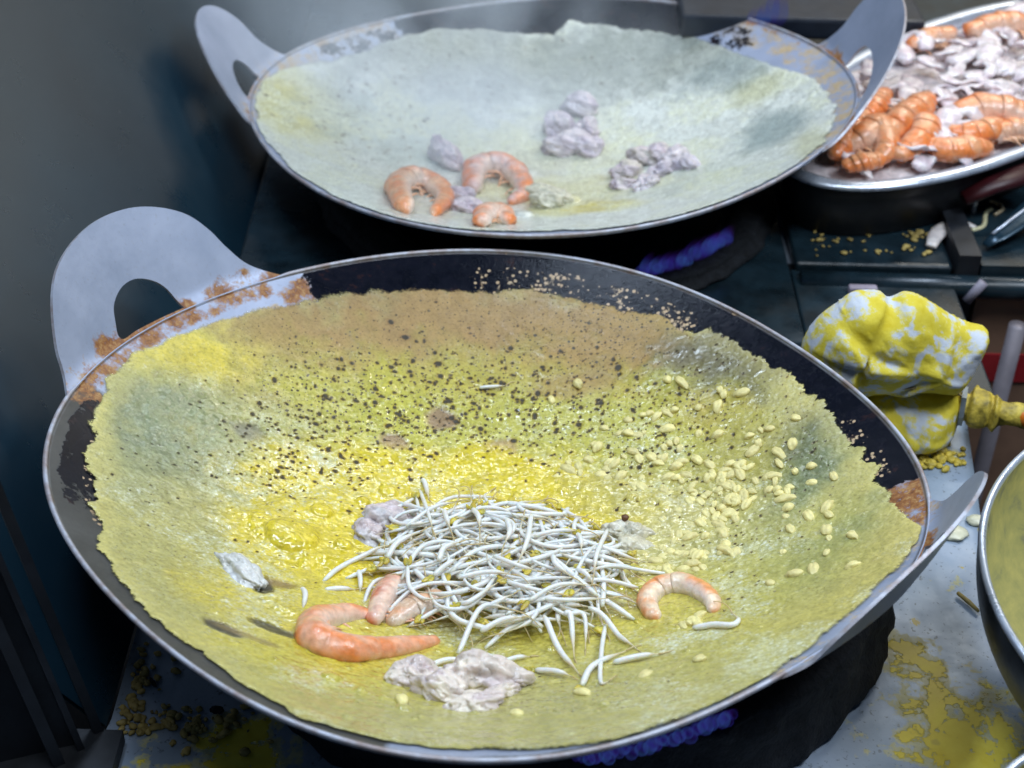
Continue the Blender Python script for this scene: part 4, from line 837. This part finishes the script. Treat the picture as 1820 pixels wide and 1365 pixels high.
# ------------------------------------------------------------------ side guard, frame
B0 = np.array([-0.24, -0.137, TZ]); B1 = np.array([-0.24, 0.9, TZ]); dv = (B1-B0)/np.linalg.norm(B1-B0); pv = np.array([-dv[1], dv[0], 0])
def gpt(s, t, off=0.0): nrm_ = np.cross(dv, pv*0.80 + [0, 0, 1]); nrm_ /= np.linalg.norm(nrm_); return B0 + dv*s + (pv*0.80 + np.array([0, 0, 1]))*t + nrm_*off
ge = empty('side_guard', B0, 'dark glossy sheet guard leaning outward left of both woks', 'guard')
ns, nt = 60, 30; Sg, Tg = np.meshgrid(np.linspace(0, 1.35, ns), np.linspace(0.0, 0.75, nt), indexing='ij')
G0 = np.array([[gpt(a, b) for b in Tg[0]] for a in Sg[:, 0]]).reshape(-1, 3); G1 = np.array([[gpt(a, b, -.003) for b in Tg[0]] for a in Sg[:, 0]]).reshape(-1, 3)
Fg = grid_faces(ns, nt); mesh_obj('guard_sheet', np.vstack([G0, G1]), np.vstack([Fg, Fg[:, ::-1] + ns*nt]), MAT_GUARD, ge)
def bar(p, q, wd, name, mat, parent=None, up=(0, 1, 0)):
    pts = np.array([np.asarray(p) + (np.asarray(q)-np.asarray(p))*u for u in (0, .5, 1)]); V, F = tube(pts, wd, 4, up)
    return mesh_obj(name, V, F, mat, parent, smooth=False)
fe = empty('stand_frame', B0 + [-.02, -.01, 0], 'black steel upright frame strips at the lower left corner', 'frame')
base_z = TZ - .0
for (x0, y0, x1, y1, wd) in [(180, 1312, -20, 640, .0042), (110, 1370, -20, 900, .005), (150, 1345, -40, 760, .003)]:
    p = at(x0, y0, TZ + .004); d = np.array([-0.16, 0.03, 1.0])
    q = p + d*0.42; V, F = tube(np.array([p - d*.03, p + d*.2, q]), wd, 4, (0.2, 1, 0)); mesh_obj('upright_strip', V, F, MAT_DARK, fe, smooth=False)
V, F = box(-.30, -.225, -.19, -.150, TZ + .001, TZ + .012); mesh_obj('frame_foot', V, F, MAT_DARK, fe, smooth=False)
# outer panel of the frame, left of the strips
pA = at(150, 1345, TZ); d = np.array([-0.16, 0.03, 1.0])
quad = np.array([pA, pA + [-.5, -.18, 0], pA + [-.5, -.18, 0] + d*.5, pA + d*.5]); back = quad + [-.004, .004, 0]
mesh_obj('frame_panel', np.vstack([quad, back]), [(0, 1, 2, 3), (7, 6, 5, 4), (0, 4, 5, 1), (1, 5, 6, 2), (2, 6, 7, 3), (3, 7, 4, 0)], MAT_DARK, fe, smooth=False)

# ------------------------------------------------------------------ rear stove frame / ledge with basin
V, F = box(-0.238, 0.268, 0.30, 1.14, TZ + .002, TZ + .007); tag(bevel(mesh_obj('stove_plate', V, F, MAT_BLACK, smooth=False), .002), 'black enamel stove plate under the rear burner', 'stove plate')
V, F = box(0.2685, 0.415, 0.215, 0.418, TZ + .002, TZ + .007); tag(bevel(mesh_obj('stove_plate', V, F, MAT_BLACK, smooth=False), .002), 'black sheet standing in for the dark gap behind the plastic wrap, below the ledge', 'stove plate')  # black sheet added over the table as the dark gap below the ledge
le = empty('stove_ledge', (0.33, 0.40, -0.13), 'black enamelled stove ledge with food scraps under the steel basin', 'stove ledge')
LZ = -.1135; yl0 = at(1550, 470, LZ)[1]
xl1 = at(1698, 480, LZ)[0]
V, F = box(0.272, xl1, yl0, 1.05, -.127, LZ); bevel(mesh_obj('ledge_top', V, F, MAT_BLACK, le, smooth=False), .004, 3)
V, F = box(0.10, xl1 - .01, yl0 + .006, yl0 + .02, -.175, -.1275); mesh_obj('front_rail', V, F, MAT_DARK, le, smooth=False)
V, F = box(xl1 + .002, xl1 + .022, yl0 - .004, yl0 + .1, -.18, -.099); mesh_obj('post', V, F, MAT_DARK, le, smooth=False)
V, F = box(xl1 + .024, 0.85, yl0 - .004, 1.05, -.140, -.109); mesh_obj('side_box', V, F, MAT_BLACK, le, smooth=False)

# ------------------------------------------------------------------ oval tray of prawns and squid
KT = 1.078; TC = CAM_C[:2] + KT*(np.array([0.448, 0.563]) - CAM_C[:2]); TA, TBb, TZR = 0.262*KT, 0.103*KT, CAM_C[2]*(1 - KT)
cu = np.array([math.sqrt(.5), math.sqrt(.5)]); cv = np.array([-math.sqrt(.5), math.sqrt(.5)])
def oval(prof, nv=120):
    a = np.arange(nv)/nv*2*np.pi; V = []
    for off, z in prof:
        p = TC + ((TA+off)*np.cos(a))[:, None]*cu + ((TBb+off)*np.sin(a))[:, None]*cv
        V.append(np.column_stack([p, np.full(nv, z + TZR)]))
    return np.array(V).reshape(-1, 3), grid_faces(len(prof), nv, True)
te = empty('oval_tray', (TC[0], TC[1], TZR - .0615), 'oval steel tray heaped with boiled prawns and squid strips at the upper right', 'tray')
prof = [(-.05, -.060), (-.018, -.052), (-.006, -.02), (-.004, -.004), (-.002, .0005), (.005, .0025), (.012, .0005), (.0135, -.003), (.008, -.005), (.000, -.006), (-.001, -.02), (-.013, -.056), (-.05, -.0615)]
V, Fq = oval(prof); V = np.vstack([V, [[TC[0], TC[1], TZR - .060], [TC[0], TC[1], TZR - .0615]]]); n = len(V) - 2
Fl = [tuple(f) for f in Fq] + [((j+1) % 120, j, n) for j in range(120)] + [((len(prof)-1)*120 + j, (len(prof)-1)*120 + (j+1) % 120, n+1) for j in range(120)]
mesh_obj('tray_body', V, Fl, MAT_STEEL, te)
prof2 = [(.0095, -.0062), (.004, -.0068), (.0035, -.02), (-.006, -.0605), (-.009, -.0612), (-.003, -.02), (.001, -.0068)]
V, Fq = oval(prof2); mesh_obj('outer_wall', V, Fq, MAT_DARK, te)  # dark skin over the steel; the outside's shadow put into its colour
def tin(u, v): return (u/TA)**2 + (v/TBb)**2
def theap(x, y):
    d = (np.stack([np.asarray(x, float), np.asarray(y, float)], -1) - TC); u = d @ cu; v = d @ cv
    return TZR - .006 + .018*np.clip(1 - tin(u, v), 0, 1)
rt = np.random.RandomState(21)
# bed of squid below the pieces one can tell apart
a = np.linspace(0, 1, 26); nvb = 90; an = np.arange(nvb)/nvb*2*np.pi; V = []
for r in np.linspace(0.02, .985, 26):
    p = TC + ((TA-.005)*r*np.cos(an))[:, None]*cu + ((TBb-.005)*r*np.sin(an))[:, None]*cv
    V.append(np.column_stack([p, theap(p[:, 0], p[:, 1]) - .006 + .012*(fbm(p[:, 0]*90, p[:, 1]*90, 3) - .5)]))
V = np.array(V).reshape(-1, 3); kk = fbm(V[:, 0]*70, V[:, 1]*70, 9)[:, None]
tag(mesh_obj('squid_scraps', V, grid_faces(26, nvb, True), MAT_MEAT, attrs={'Col': np.array([.55, .46, .48])*(1-kk) + np.array([.78, .71, .68])*kk}), 'bed of chopped boiled squid under the strips and prawns in the oval tray', 'squid', kind='stuff')
def strip(c, ang, L, k, lift, label, wd=.0065):
    pts = []
    for u in np.linspace(-.5, .5, 6):
        aa = ang + k*u*1.6; p = c + L*u*np.array([math.cos(aa), math.sin(aa)])
        pts.append((*p, theap(p[0], p[1]) + lift + .006*math.cos(u*3.1)*(rt.rand()*.8 + .2)))
    C = catmull(pts, 18); pr = np.interp(np.linspace(0, 1, 18), [0, .1, .5, .9, 1], [.3, .85, 1, .8, .25])*wd*(1 + .35*(vnoise(np.linspace(0, 6, 18), np.full(18, rt.rand()*50), 2) - .5))
    tw = rt.uniform(-.8, .8); V, F = tube(C, pr, 10, (math.sin(tw)*.6, math.cos(tw)*.4, 1), rt.uniform(.22, .5)); V = V + (n3(V, 150, rt.randint(99))[:, None] - .5)*.006
    kk = np.clip(n3(V, 160, rt.randint(99))*1.8 - .4, 0, 1)[:, None]; col = np.array([.66, .54, .57])*(1-kk) + np.array([.86, .80, .78])*kk
    tag(mesh_obj('squid_strip', V, F, MAT_MEAT, attrs={'Col': col}), label, 'squid strip', 'squid strips in the oval tray')
for i in range(130):
    r = math.sqrt(rt.rand())*.95; a = rt.uniform(0, 6.28)
    p = TC + (TA-.012)*r*math.cos(a)*cu + (TBb-.012)*r*math.sin(a)*cv
    if np.hypot(p[0] - REAR.O[0], p[1] - REAR.O[1]) < .285: continue
    strip(p, rt.uniform(0, 6.28), rt.uniform(.03, .06), rt.uniform(-1.1, 1.1), rt.uniform(0, .010), 'whitish curled squid strip in the heap on the oval tray', rt.choice([rt.uniform(.005, .008), rt.uniform(.009, .015)]))
def tp(px, lift): 
    out = []
    for x, y in px:
        z = 0.0
        for _ in range(8): p = at(x, y, z); z = float(theap(p[0], p[1])) + lift
        out.append(at(x, y, z))
    return np.array(out)
TG = 'prawns in the oval tray'
for px, rd, lab, sd in [
    ([(1478, 284), (1496, 262), (1512, 236), (1534, 208)], [.006, .011, .012, .008], 'orange prawn hanging at the near left tip of the oval tray beside the rear wok', 3),
    ([(1500, 268), (1530, 258), (1560, 240), (1572, 272), (1555, 292)], [.008, .013, .014, .011, .006], 'pinkish curled prawn low at the left of the oval tray', 4),
    ([(1570, 250), (1600, 222), (1632, 198), (1648, 180)], [.010, .014, .013, .008], 'orange prawn with a red tail leaning up, left of the tray middle', 5),
    ([(1645, 262), (1680, 276), (1720, 272), (1755, 268)], [.008, .012, .012, .007], 'dark red and orange prawn lying flat at the near rim of the oval tray', 6),
    ([(1700, 212), (1740, 206), (1785, 212), (1815, 222), (1840, 236)], [.010, .015, .016, .014, .010], 'big pale orange prawn at the right of the oval tray', 7),
    ([(1620, 88), (1650, 78), (1690, 68)], [.008, .012, .009], 'orange prawn along the far left rim of the oval tray', 8),
    ([(1720, 66), (1760, 56), (1800, 52), (1840, 54)], [.010, .013, .013, .009], 'deep orange prawn along the far rim of the oval tray', 9),
    ([(1500, 300), (1530, 296), (1565, 290)], [.006, .010, .007], 'small orange prawn against the near left rim of the oval tray', 10),
    ([(1590, 285), (1625, 262), (1640, 235), (1625, 218)], [.008, .012, .013, .008], 'orange prawn curling upward at the near rim, right of the leaning red tailed prawn', 12),
    ([(1690, 240), (1720, 246), (1752, 240), (1775, 228)], [.007, .011, .012, .008], 'red brown prawn half under the big pale orange prawn in the oval tray', 13),
    ([(1530, 215), (1552, 198), (1570, 172)], [.007, .011, .008], 'small orange prawn leaning beside the ear of the rear wok', 14),
    ([(1760, 250), (1800, 240), (1840, 250)], [.008, .012, .010], 'feathery brownish prawn head at the right near rim of the oval tray', 11)]:
    shrimp('prawn', tp(px, .004), [q*1.22 for q in rd], lab, 'prawn', TG, seed=sd+60, segs=5, orange=(.84, .24, .06), pale=(.84, .40, .20), belly=(.84, .56, .42), lift=.4, head=(sd in (4, 11)), tail=(sd in (5, 9)))

V, F = tube(np.array([[.276, yl0 - .013, LZ - .013], [.5, yl0 - .013, LZ - .014], [.95, yl0 - .01, LZ - .016]]), .011, 18, (0, 0, 1)); tag(mesh_obj('gas_pipe', V, F, MAT_BLACK), 'thick black gas pipe running along the front of the ledge to the right edge', 'gas pipe')
# scraps on the ledge and the dark tools beside it
rl = np.random.RandomState(5); parts = []
for (x, y, sx, sy, n) in [(1470, 430, 45, 15, 20), (1540, 410, 60, 20, 24), (1620, 420, 40, 18, 18), (1510, 395, 25, 6, 14), (1690, 385, 25, 14, 12), (1600, 450, 70, 4, 10)]:
    for _ in range(n):
        p = at(x + rl.randn()*sx, y + rl.randn()*sy, LZ + .001)
        if p[1] < yl0 + .004 or p[0] > xl1 - .004 or p[0] < .276: continue
        r = rl.uniform(.0008, .0030); V, F, _ = blob(p + [0, 0, r*.3], r*1.4, r, r*.6, rl.uniform(0, 6), rl.randint(90), .5, 2); parts.append((V, F))
V, F = join(parts); tag(mesh_obj('crumbs', V, F, MAT_CRUMB), 'dried batter crumbs scattered on the black ledge below the oval tray', 'crumbs', kind='stuff')
def lp(px, z): return np.array([at(x, y, z) for x, y in px])
V, F = tube(catmull(lp([(1655, 438), (1664, 418), (1684, 402), (1712, 398), (1735, 404)], LZ + .0045), 22), np.interp(np.linspace(0, 1, 22), [0, .3, .7, 1], [.005, .0085, .006, .002]), 12, (0, 0, 1), .5)
kk = n3(V, 150, 4)[:, None]; tag(mesh_obj('squid_scrap', V, F, MAT_MEAT, attrs={'Col': np.array([.55, .48, .46])*(1-kk) + np.array([.74, .68, .64])*kk}), 'white squid scrap fallen on the black ledge right of centre', 'squid scrap')
V, F = tube(catmull(lp([(1728, 410), (1748, 402), (1752, 380), (1762, 372)], LZ + .004), 16), .0024, 8); tag(mesh_obj('sprout_scrap', V, F, MAT_MEAT, attrs={'Col': np.tile([[.60, .56, .34]], (len(V), 1))}), 'curled yellowish scrap beside the fallen squid on the ledge', 'scrap')
V, F = tube(catmull(lp([(1745, 354), (1775, 362), (1782, 372), (1768, 382)], LZ + .006), 16), .0018, 8); tag(mesh_obj('thread_scrap', V, F, MAT_MEAT, attrs={'Col': np.tile([[.34, .28, .18]], (len(V), 1))}), 'thin brown bent thread of food at the right of the ledge', 'scrap')
p0 = at(1728, 384, LZ); V, F = tube(np.array([p0, p0 + [0.001, .004, .018], p0 + [.002, .008, .034]]), .0028, 8, (0, 1, 0)); tag(mesh_obj('peg', V, F, MAT_STEEL, smooth=True), 'short pale metal peg upright behind the fallen squid scrap', 'peg')
q0, q1 = at(1752, 436, LZ + .012), at(1880, 340, LZ + .035)
hh = empty('spatula', q0, 'dark metal spatula, its blue reflection painted in, slanting in from the right edge below the tray', 'spatula')
dq = (q1-q0)/np.linalg.norm(q1-q0); sdq = np.cross(dq, [0, 0, 1])
V, F = tube(np.array([q0 + dq*t for t in np.linspace(0, .22, 12)]), np.interp(np.linspace(0, 1, 12), [0, .05, .4, 1], [.004, .008, .016, .024]), 14, (0, 0, 1), .28); mesh_obj('shaft', V, F, simple('blue_reflection_metal', (.012, .035, .055), .25, .4, 40, .2, .1), hh)  # blue reflection on dark metal put into the shaft colour
V, F = tube(np.array([q0 + dq*t + [0, 0, .004] - sdq*.003 for t in np.linspace(.012, .12, 6)]), .0016, 8); mesh_obj('rib', V, F, MAT_STEEL, hh)
V, F = tube(np.array([at(1712, 352, LZ + .030), at(1760, 330, LZ + .04), at(1850, 300, LZ + .05)]), [.010, .012, .014], 10, (0, 0, 1), .6); tag(mesh_obj('ladle', V, F, simple('dark_red_plastic', (.035, .002, .004), .5)), 'dark red plastic ladle grip in the shade under the tray rim', 'ladle')

# ------------------------------------------------------------------ wrapped regulator, pipe fitting and hose
def at_y(x, y, Y):
    d = ray((x, y))[0]; return CAM_C + d*((Y - CAM_C[1])/d[1])
YW = 0.185
rg = empty('wrapped_regulator', at_y(1610, 800, YW), 'white plastic wrap stained yellow tied with string around a gas regulator', 'wrapped regulator')
def stuffed(name, px, T, seed):
    O = np.array([at_y(x, y, YW)[[0, 2]] for x, y in px]); poly = densify(np.array([p for p in catmull(O, 6*len(O), True)]), .0016)
    lo, hi = poly.min(0), poly.max(0); gx2, gy2 = np.meshgrid(np.arange(lo[0], hi[0], .0016), np.arange(lo[1], hi[1], .0016)); G = np.stack([gx2.ravel(), gy2.ravel()], 1); G = G[inside(poly, G)]
    dist = np.array([np.min(np.hypot(*(poly - g).T)) for g in G]); G = G[dist > .0012]; dist = dist[dist > .0012]
    P = np.vstack([poly, G]); n0 = len(poly); dd = np.concatenate([np.zeros(n0), dist])
    res = delaunay_2d_cdt([Vector(p) for p in P], [(i, (i+1) % n0) for i in range(n0)], [], 1, 1e-8)
    Q = np.array([v[:] for v in res[0]]); Tr = np.array([f for f in res[2]]); Tr = Tr[inside(poly, Q[Tr].mean(1))]
    if len(Q) != len(P): dd = np.array([np.min(np.hypot(*(poly - g).T)) for g in Q])
    u = np.clip(dd/.040, 0, 1); puff = T*np.sqrt(np.clip(1 - (1-u)**2, 0, 1))
    x, z = Q[:, 0], Q[:, 1]
    w1, w2, wi = worley(x*21 + 3 + .3*vnoise(x*40, z*40, 2), z*21 + seed, seed); tilt = hash2(np.floor(wi*50), np.floor(wi*31), 3) - .5; tilt2 = hash2(np.floor(wi*37), np.floor(wi*53), 6) - .5; tilt, tilt2 = tilt*3.2, tilt2*3.2
    fold = .0085*(wi - .5)*sstep(0, .35, w2-w1) + .006*(fbm(x*16, z*16, seed+4, 2) - .5) + .006*np.abs(fbm(x*22 + z*16, z*20 - x*8, seed+11, 2) - .5)*2 + .003*np.abs(fbm(x*70 + z*50, z*60, seed+6, 3) - .5) + .0042*(tilt*np.sin(x*60) + tilt2*np.sin(z*60))*sstep(0, .22, w2-w1)
    k = sstep(0, .012, dd)
    V1 = np.stack([x, YW - puff - fold*k, z], 1); V2 = np.stack([x, YW + puff*.7 + fold*k*.5, z], 1)
    n = len(Q); Fc = [tuple(f) for f in Tr] + [tuple(f[::-1] + n) for f in Tr]
    return mesh_obj(name, np.vstack([V1, V2]), Fc, MAT_CLOTH, rg)
stuffed('wrap_top', [(1425, 612), (1450, 572), (1490, 541), (1522, 522), (1566, 521), (1583, 532), (1612, 522), (1645, 532), (1690, 560), (1722, 576), (1757, 590), (1738, 640), (1712, 678), (1690, 692), (1640, 689), (1590, 690), (1530, 690), (1470, 678), (1430, 650)], .030, 5)
stuffed('wrap_bottom', [(1500, 688), (1590, 688), (1640, 688), (1700, 693), (1702, 735), (1684, 776), (1652, 812), (1612, 812), (1560, 780), (1515, 735)], .036, 8)
MAT_TWINE = simple('twine', (.40, .30, .14), .8)
sp = [at_y(x, y, YW - q) for x, y, q in ((1500, 684, .018), (1545, 689, .024), (1590, 690, .026), (1640, 690, .024), (1690, 694, .008), (1712, 706, .006), (1722, 712, .004))]
V, F = tube(catmull(np.array(sp), 40), .0012, 6); mesh_obj('string', V, F, MAT_TWINE, rg)
f0, f1 = at_y(1676, 716, YW), at_y(1835, 742, YW - .02); fd = (f1-f0)/np.linalg.norm(f1-f0); fl = np.linalg.norm(f1-f0)
ge2 = empty('pipe_fitting', f0, 'batter smeared yellow brass gas fitting right of the plastic wrap', 'gas fitting')
pts = np.array([f0 + fd*fl*u for u in np.linspace(0, 1, 60)]); us = np.linspace(0, 1, 60)
rad = np.where(us < .18, .0085, np.where(us < .24, .0125, np.where(us < .30, .0105, np.where(us < .52, .0155, np.where(us < .56, .0115, np.where(us < .62, .0150, .0110 - .006*(us-.62)))))))
V, F = tube(pts, np.convolve(np.pad(rad, 1, 'edge'), [.25, .5, .25], 'valid'), 20); V += (n3(V, 140, 3)[:, None] - .5)*.006; mesh_obj('fitting_body', V, F, MAT_BRASS, ge2)
V, F = tube(np.array([f0 + fd*fl*u for u in (.19, .195, .25, .255)]), [.010, .0158, .0158, .010], 6); mesh_obj('hex_nut', V, F, simple('grimy_chrome', (.25, .29, .32), .35, .6), ge2, smooth=False)
V, F = tube(np.array([f0 + fd*fl*.40 + [0, 0, z] for z in (-.012, -.024, -.028)]), [.010, .011, .006], 12); mesh_obj('valve_knob', V, F, MAT_BRASS, ge2)
hp = np.array([f0 + fd*fl*.80, f0 + fd*fl*1.05, f0 + fd*fl*1.5 + [0, .02, -.01], f0 + fd*fl*2.2 + [0, .1, -.06]]); V, F = tube(catmull(hp, 24), .0085, 14); tag(mesh_obj('gas_hose', V, F, MAT_ORANGE), 'orange rubber gas hose running off from the brass fitting', 'gas hose')
# curdled batter lumps behind the wok, on the stove top
rc = np.random.RandomState(12); parts = []
for (x, y, sx, sy, n) in [(1665, 808, 32, 10, 60), (1640, 830, 18, 8, 20)]:
    for _ in range(n):
        p = at(x + rc.randn()*sx, y + rc.randn()*sy, TZ + .001); r = rc.uniform(.0010, .0032); V, F, _ = blob(p + [0, 0, r*.3], r*1.5, r*1.2, r*.8, rc.uniform(0, 6), rc.randint(90), .5, 2); parts.append((V, F))
V, F = join(parts); tag(mesh_obj('batter_crumbs', V, F, MAT_BRASS), 'yellow curdled batter crumbs on the stove top behind the right ear of the front wok', 'crumbs', kind='stuff')
parts = []
for (x, y, sx, sy, n) in [(190, 1160, 18, 25, 55), (225, 1200, 25, 40, 60), (215, 1250, 22, 25, 40), (330, 1280, 60, 18, 40), (250, 1290, 50, 14, 30), (380, 1300, 50, 15, 25), (285, 1180, 30, 30, 12)]:
    for _ in range(n):
        p = at(x + rc.randn()*sx, y + rc.randn()*sy, TZ + .001)
        if p[0] < gx(p[1]) + .008: continue
        r = rc.uniform(.0007, .0028); V, F, _ = blob(p + [0, 0, r*.4], r*1.4, r*1.1, r*.8, rc.uniform(0, 6), rc.randint(90), .5, 2); parts.append((V, F))
V, F = join(parts); tag(mesh_obj('batter_crumbs', V, F, MAT_CRUMB), 'brownish dried batter crumbs on the stove top left of the front wok', 'crumbs', kind='stuff')
for (x, y, r, rot, lab) in [(1692, 946, .009, 0, 'cream blob of spilled batter below the right ear of the front wok'), (1735, 925, .006, 0, 'small cream batter blob beside the batter bowl rim')]:
    V, F, _ = blob(at(x, y, TZ + .002), r*1.2, r, .003, rot, 5, .3, 3); tag(mesh_obj('batter_blob', V, F, simple('cream_batter', (.66, .64, .46), .3)), lab, 'batter blob')
p = at(1722, 1070, TZ + .003); V, F = tube(np.array([p + [-.006, .009, 0], p, p + [.005, -.009, 0]]), [.0014, .0018, .0012], 8); tag(mesh_obj('twig', V, F, MAT_CRUMB), 'thin brown burnt stick on the stove top between wok and batter bowl', 'stick')
rk = np.random.RandomState(3); p = at(272, 1212, TZ + .003)
V, F, _ = blob(p, .004, .0014, .0015, -.9, 4, .5, 3); tag(mesh_obj('burnt_flake', V, F, MAT_SOOT), 'black burnt flake on the stove top left of the front wok', 'burnt flake')
p = at(385, 1262, TZ + .003); V, F, _ = blob(p, .005, .003, .0025, 0, 6, .5, 3); tag(mesh_obj('burnt_flake', V, F, MAT_SOOT), 'black burnt flake on a yellow crumb under the front wok rim', 'burnt flake')

# ------------------------------------------------------------------ batter bowls at the right edge
be = empty('batter_bowl', (0.49, -0.125, TZ), 'steel bowl smeared with yellow batter at the right edge', 'bowl')
def bowl_parts(c, R, zr, depth, e, matin):
    pr = [(R*math.sqrt(max(0, 1-(q)**2.2)), zr - depth*q) for q in np.linspace(0, .995, 30)]
    V, Fq = lathe([(r - .0015, z) for r, z in pr], (c[0], c[1], 0), 140); mesh_obj('inner_wall', V, Fq[:, ::-1], matin, e)
    V, Fq = lathe([(r + .0012, z - .0006) for r, z in pr], (c[0], c[1], 0), 140); mesh_obj('outer_wall', V, Fq, simple('grimy_steel', (.10, .11, .12), .35, .6, 30, .5, .3), e)
    an_ = np.linspace(0, 2*np.pi, 141)[:-1]; ph = np.linspace(0, 2*np.pi, 9)[:-1]
    V = np.array([[(c[0] + (R + .0026*math.cos(q))*math.cos(a_), c[1] + (R + .0026*math.cos(q))*math.sin(a_), zr + .0026*math.sin(q)) for q in ph] for a_ in an_]).reshape(-1, 3)
    i = np.arange(140)[:, None]; j = np.arange(8)[None, :]
    Fq = np.stack([i*8 + j, ((i+1) % 140)*8 + j, ((i+1) % 140)*8 + (j+1) % 8, i*8 + (j+1) % 8], -1).reshape(-1, 4); mesh_obj('rim', V, Fq, MAT_STEEL, e)
def smear_mat():
    t = NT('batter_smear'); n = t.noise(22, 6, .65, .6); n2 = t.noise(120, 4)
    t.set(color=t.ramp(t.math('ADD', n, t.math('MULTIPLY', t.math('SUBTRACT', n2, .5), .2)), [(.33, (.16, .17, .14)), (.44, (.36, .34, .13)), (.58, (.48, .43, .15)), (.72, (.60, .52, .14))]), rough=.35); t.bump(n2, .3, .001); return t.m
MAT_SMEAR = smear_mat()
bowl_parts((0.4850, -0.1315), 0.1835, 0.006, 0.125, be, MAT_SMEAR)
be2 = empty('steel_bowl', (.375, -.36, TZ), 'steel bowl rim cut off in the lower right corner', 'bowl')
bowl_parts((at(1985, 1495, 0)[0], at(1985, 1495, 0)[1]), 0.062, 0.0, 0.06, be2, MAT_SMEAR)

# ------------------------------------------------------------------ things behind the stove, lower
def at_y(x, y, Y):
    d = ray((x, y))[0]; return CAM_C + d*((Y - CAM_C[1])/d[1])
YC = yl0 - .006
ca = at_y(1742, 505, YC); ce = empty('carton', (ca[0] + .2, YC + .1, -.9), 'brown carton with a red printed band behind the table at the right', 'carton')
V, F = box(ca[0], ca[0] + .5, YC, YC + .3, -.9, -.142); mesh_obj('carton_body', V, F, MAT_CARTON, ce, smooth=False)
zt, zb = at_y(1770, 628, YC)[2], at_y(1770, 676, YC)[2]
V, F = box(ca[0] - .002, ca[0] + .30, YC - .002, YC + .1, zb, zt); mesh_obj('red_band', V, F, MAT_RED, ce, smooth=False)
pp = at_y(1793, 640, YC - .04); V, F = tube(np.array([[pp[0], pp[1], z] for z in (-.9, -.4, -.145)]), .008, 16, (0, 1, 0)); tag(mesh_obj('pole', V, F, MAT_POLE), 'grey vertical metal pole in front of the brown carton', 'pole')
p1, p2 = at_y(1718, 535, YC - .02), at_y(1748, 502, YC - .02); V, F = tube(np.array([p1, (p1+p2)/2, p2]), .0045, 10); tag(mesh_obj('pale_rod', V, F, simple('white_plastic', (.28, .26, .32), .5)), 'short pale slanted rod left of the brown carton top', 'rod')
pq = at_y(1537, 506, YC - .03); V, F = box(pq[0]-.013, pq[0]+.013, pq[1], pq[1]+.008, pq[2]-.05, pq[2]-.004); tag(bevel(mesh_obj('block', V, F, simple('mauve_plastic', (.30, .26, .32), .6), smooth=False), .002), 'mauve grey block under the ledge above the plastic wrap', 'block')
# third burner far behind with a small flame
flames([at(1345, 44, -.02), at(1362, 46, -.02), at(1382, 46, -.02)], 4, 'distant blue gas flame of another burner behind the rear wok', 9, .045, (0, 0, 0))
bt_ = at(1430, 55, -.062)
V, F = box(bt_[0] - .14, bt_[0] + .12, bt_[1] - .04, bt_[1] + .12, -.055, -.03); tag(bevel(mesh_obj('far_plate', V, F, simple('dark_blue_plate', (.014, .020, .032), .4, .2), smooth=False), .004), 'dark blue metal plate behind the right ear of the rear wok', 'plate')

# ------------------------------------------------------------------ steam
def steam(name, c, r, dens, scale, seed, label, stretch=(1, 1, 1)):
    V, F = ico(4); V = V*np.asarray(r) + np.asarray(c)
    m = bpy.data.materials.new('steam_' + str(seed)); m.use_nodes = True; t = m.node_tree; N, L = t.nodes, t.links
    N.remove(N['Principled BSDF']); pv_ = N.new('ShaderNodeVolumePrincipled'); out = N['Material Output']; L.new(pv_.outputs[0], out.inputs['Volume'])
    pv_.inputs['Color'].default_value = (.86, .93, 1.0, 1); pv_.inputs['Anisotropy'].default_value = -0.3
    tc = N.new('ShaderNodeTexCoord'); mp = N.new('ShaderNodeMapping'); mp.inputs['Scale'].default_value = stretch; L.new(tc.outputs['Object'], mp.inputs[0])
    nz = N.new('ShaderNodeTexNoise'); nz.inputs['Scale'].default_value = scale; nz.inputs['Detail'].default_value = 4; nz.inputs['Distortion'].default_value = .8; L.new(mp.outputs[0], nz.inputs['Vector'])
    rp = N.new('ShaderNodeMapRange'); rp.inputs[1].default_value = .38; rp.inputs[2].default_value = .72; L.new(nz.outputs['Fac'], rp.inputs[0])
    dv_ = N.new('ShaderNodeVectorMath'); dv_.operation = 'DIVIDE'; dv_.inputs[1].default_value = tuple(r); L.new(tc.outputs['Object'], dv_.inputs[0])
    ln = N.new('ShaderNodeVectorMath'); ln.operation = 'LENGTH'; L.new(dv_.outputs[0], ln.inputs[0])
    fr_ = N.new('ShaderNodeMapRange'); fr_.interpolation_type = 'SMOOTHSTEP'; fr_.inputs[1].default_value = 1.0; fr_.inputs[2].default_value = .25; L.new(ln.outputs['Value'], fr_.inputs[0])
    mu = N.new('ShaderNodeMath'); mu.operation = 'MULTIPLY'; L.new(rp.outputs[0], mu.inputs[0]); L.new(fr_.outputs[0], mu.inputs[1])
    m2 = N.new('ShaderNodeMath'); m2.operation = 'MULTIPLY'; m2.inputs[1].default_value = dens; L.new(mu.outputs[0], m2.inputs[0]); L.new(m2.outputs[0], pv_.inputs['Density'])
    o = mesh_obj(name, V, F, m, origin=c); return tag(o, label, 'steam', kind='stuff')
steam('steam', (-.05, .50, .05), (.25, .20, .14), 9.0, 6, 1, 'white steam rising over the rear wok')
steam('steam', (-.24, .72, .10), (.20, .22, .20), 1.8, 9, 2, 'thin wisps of steam drifting left of the rear wok', (1.6, 1, .7))
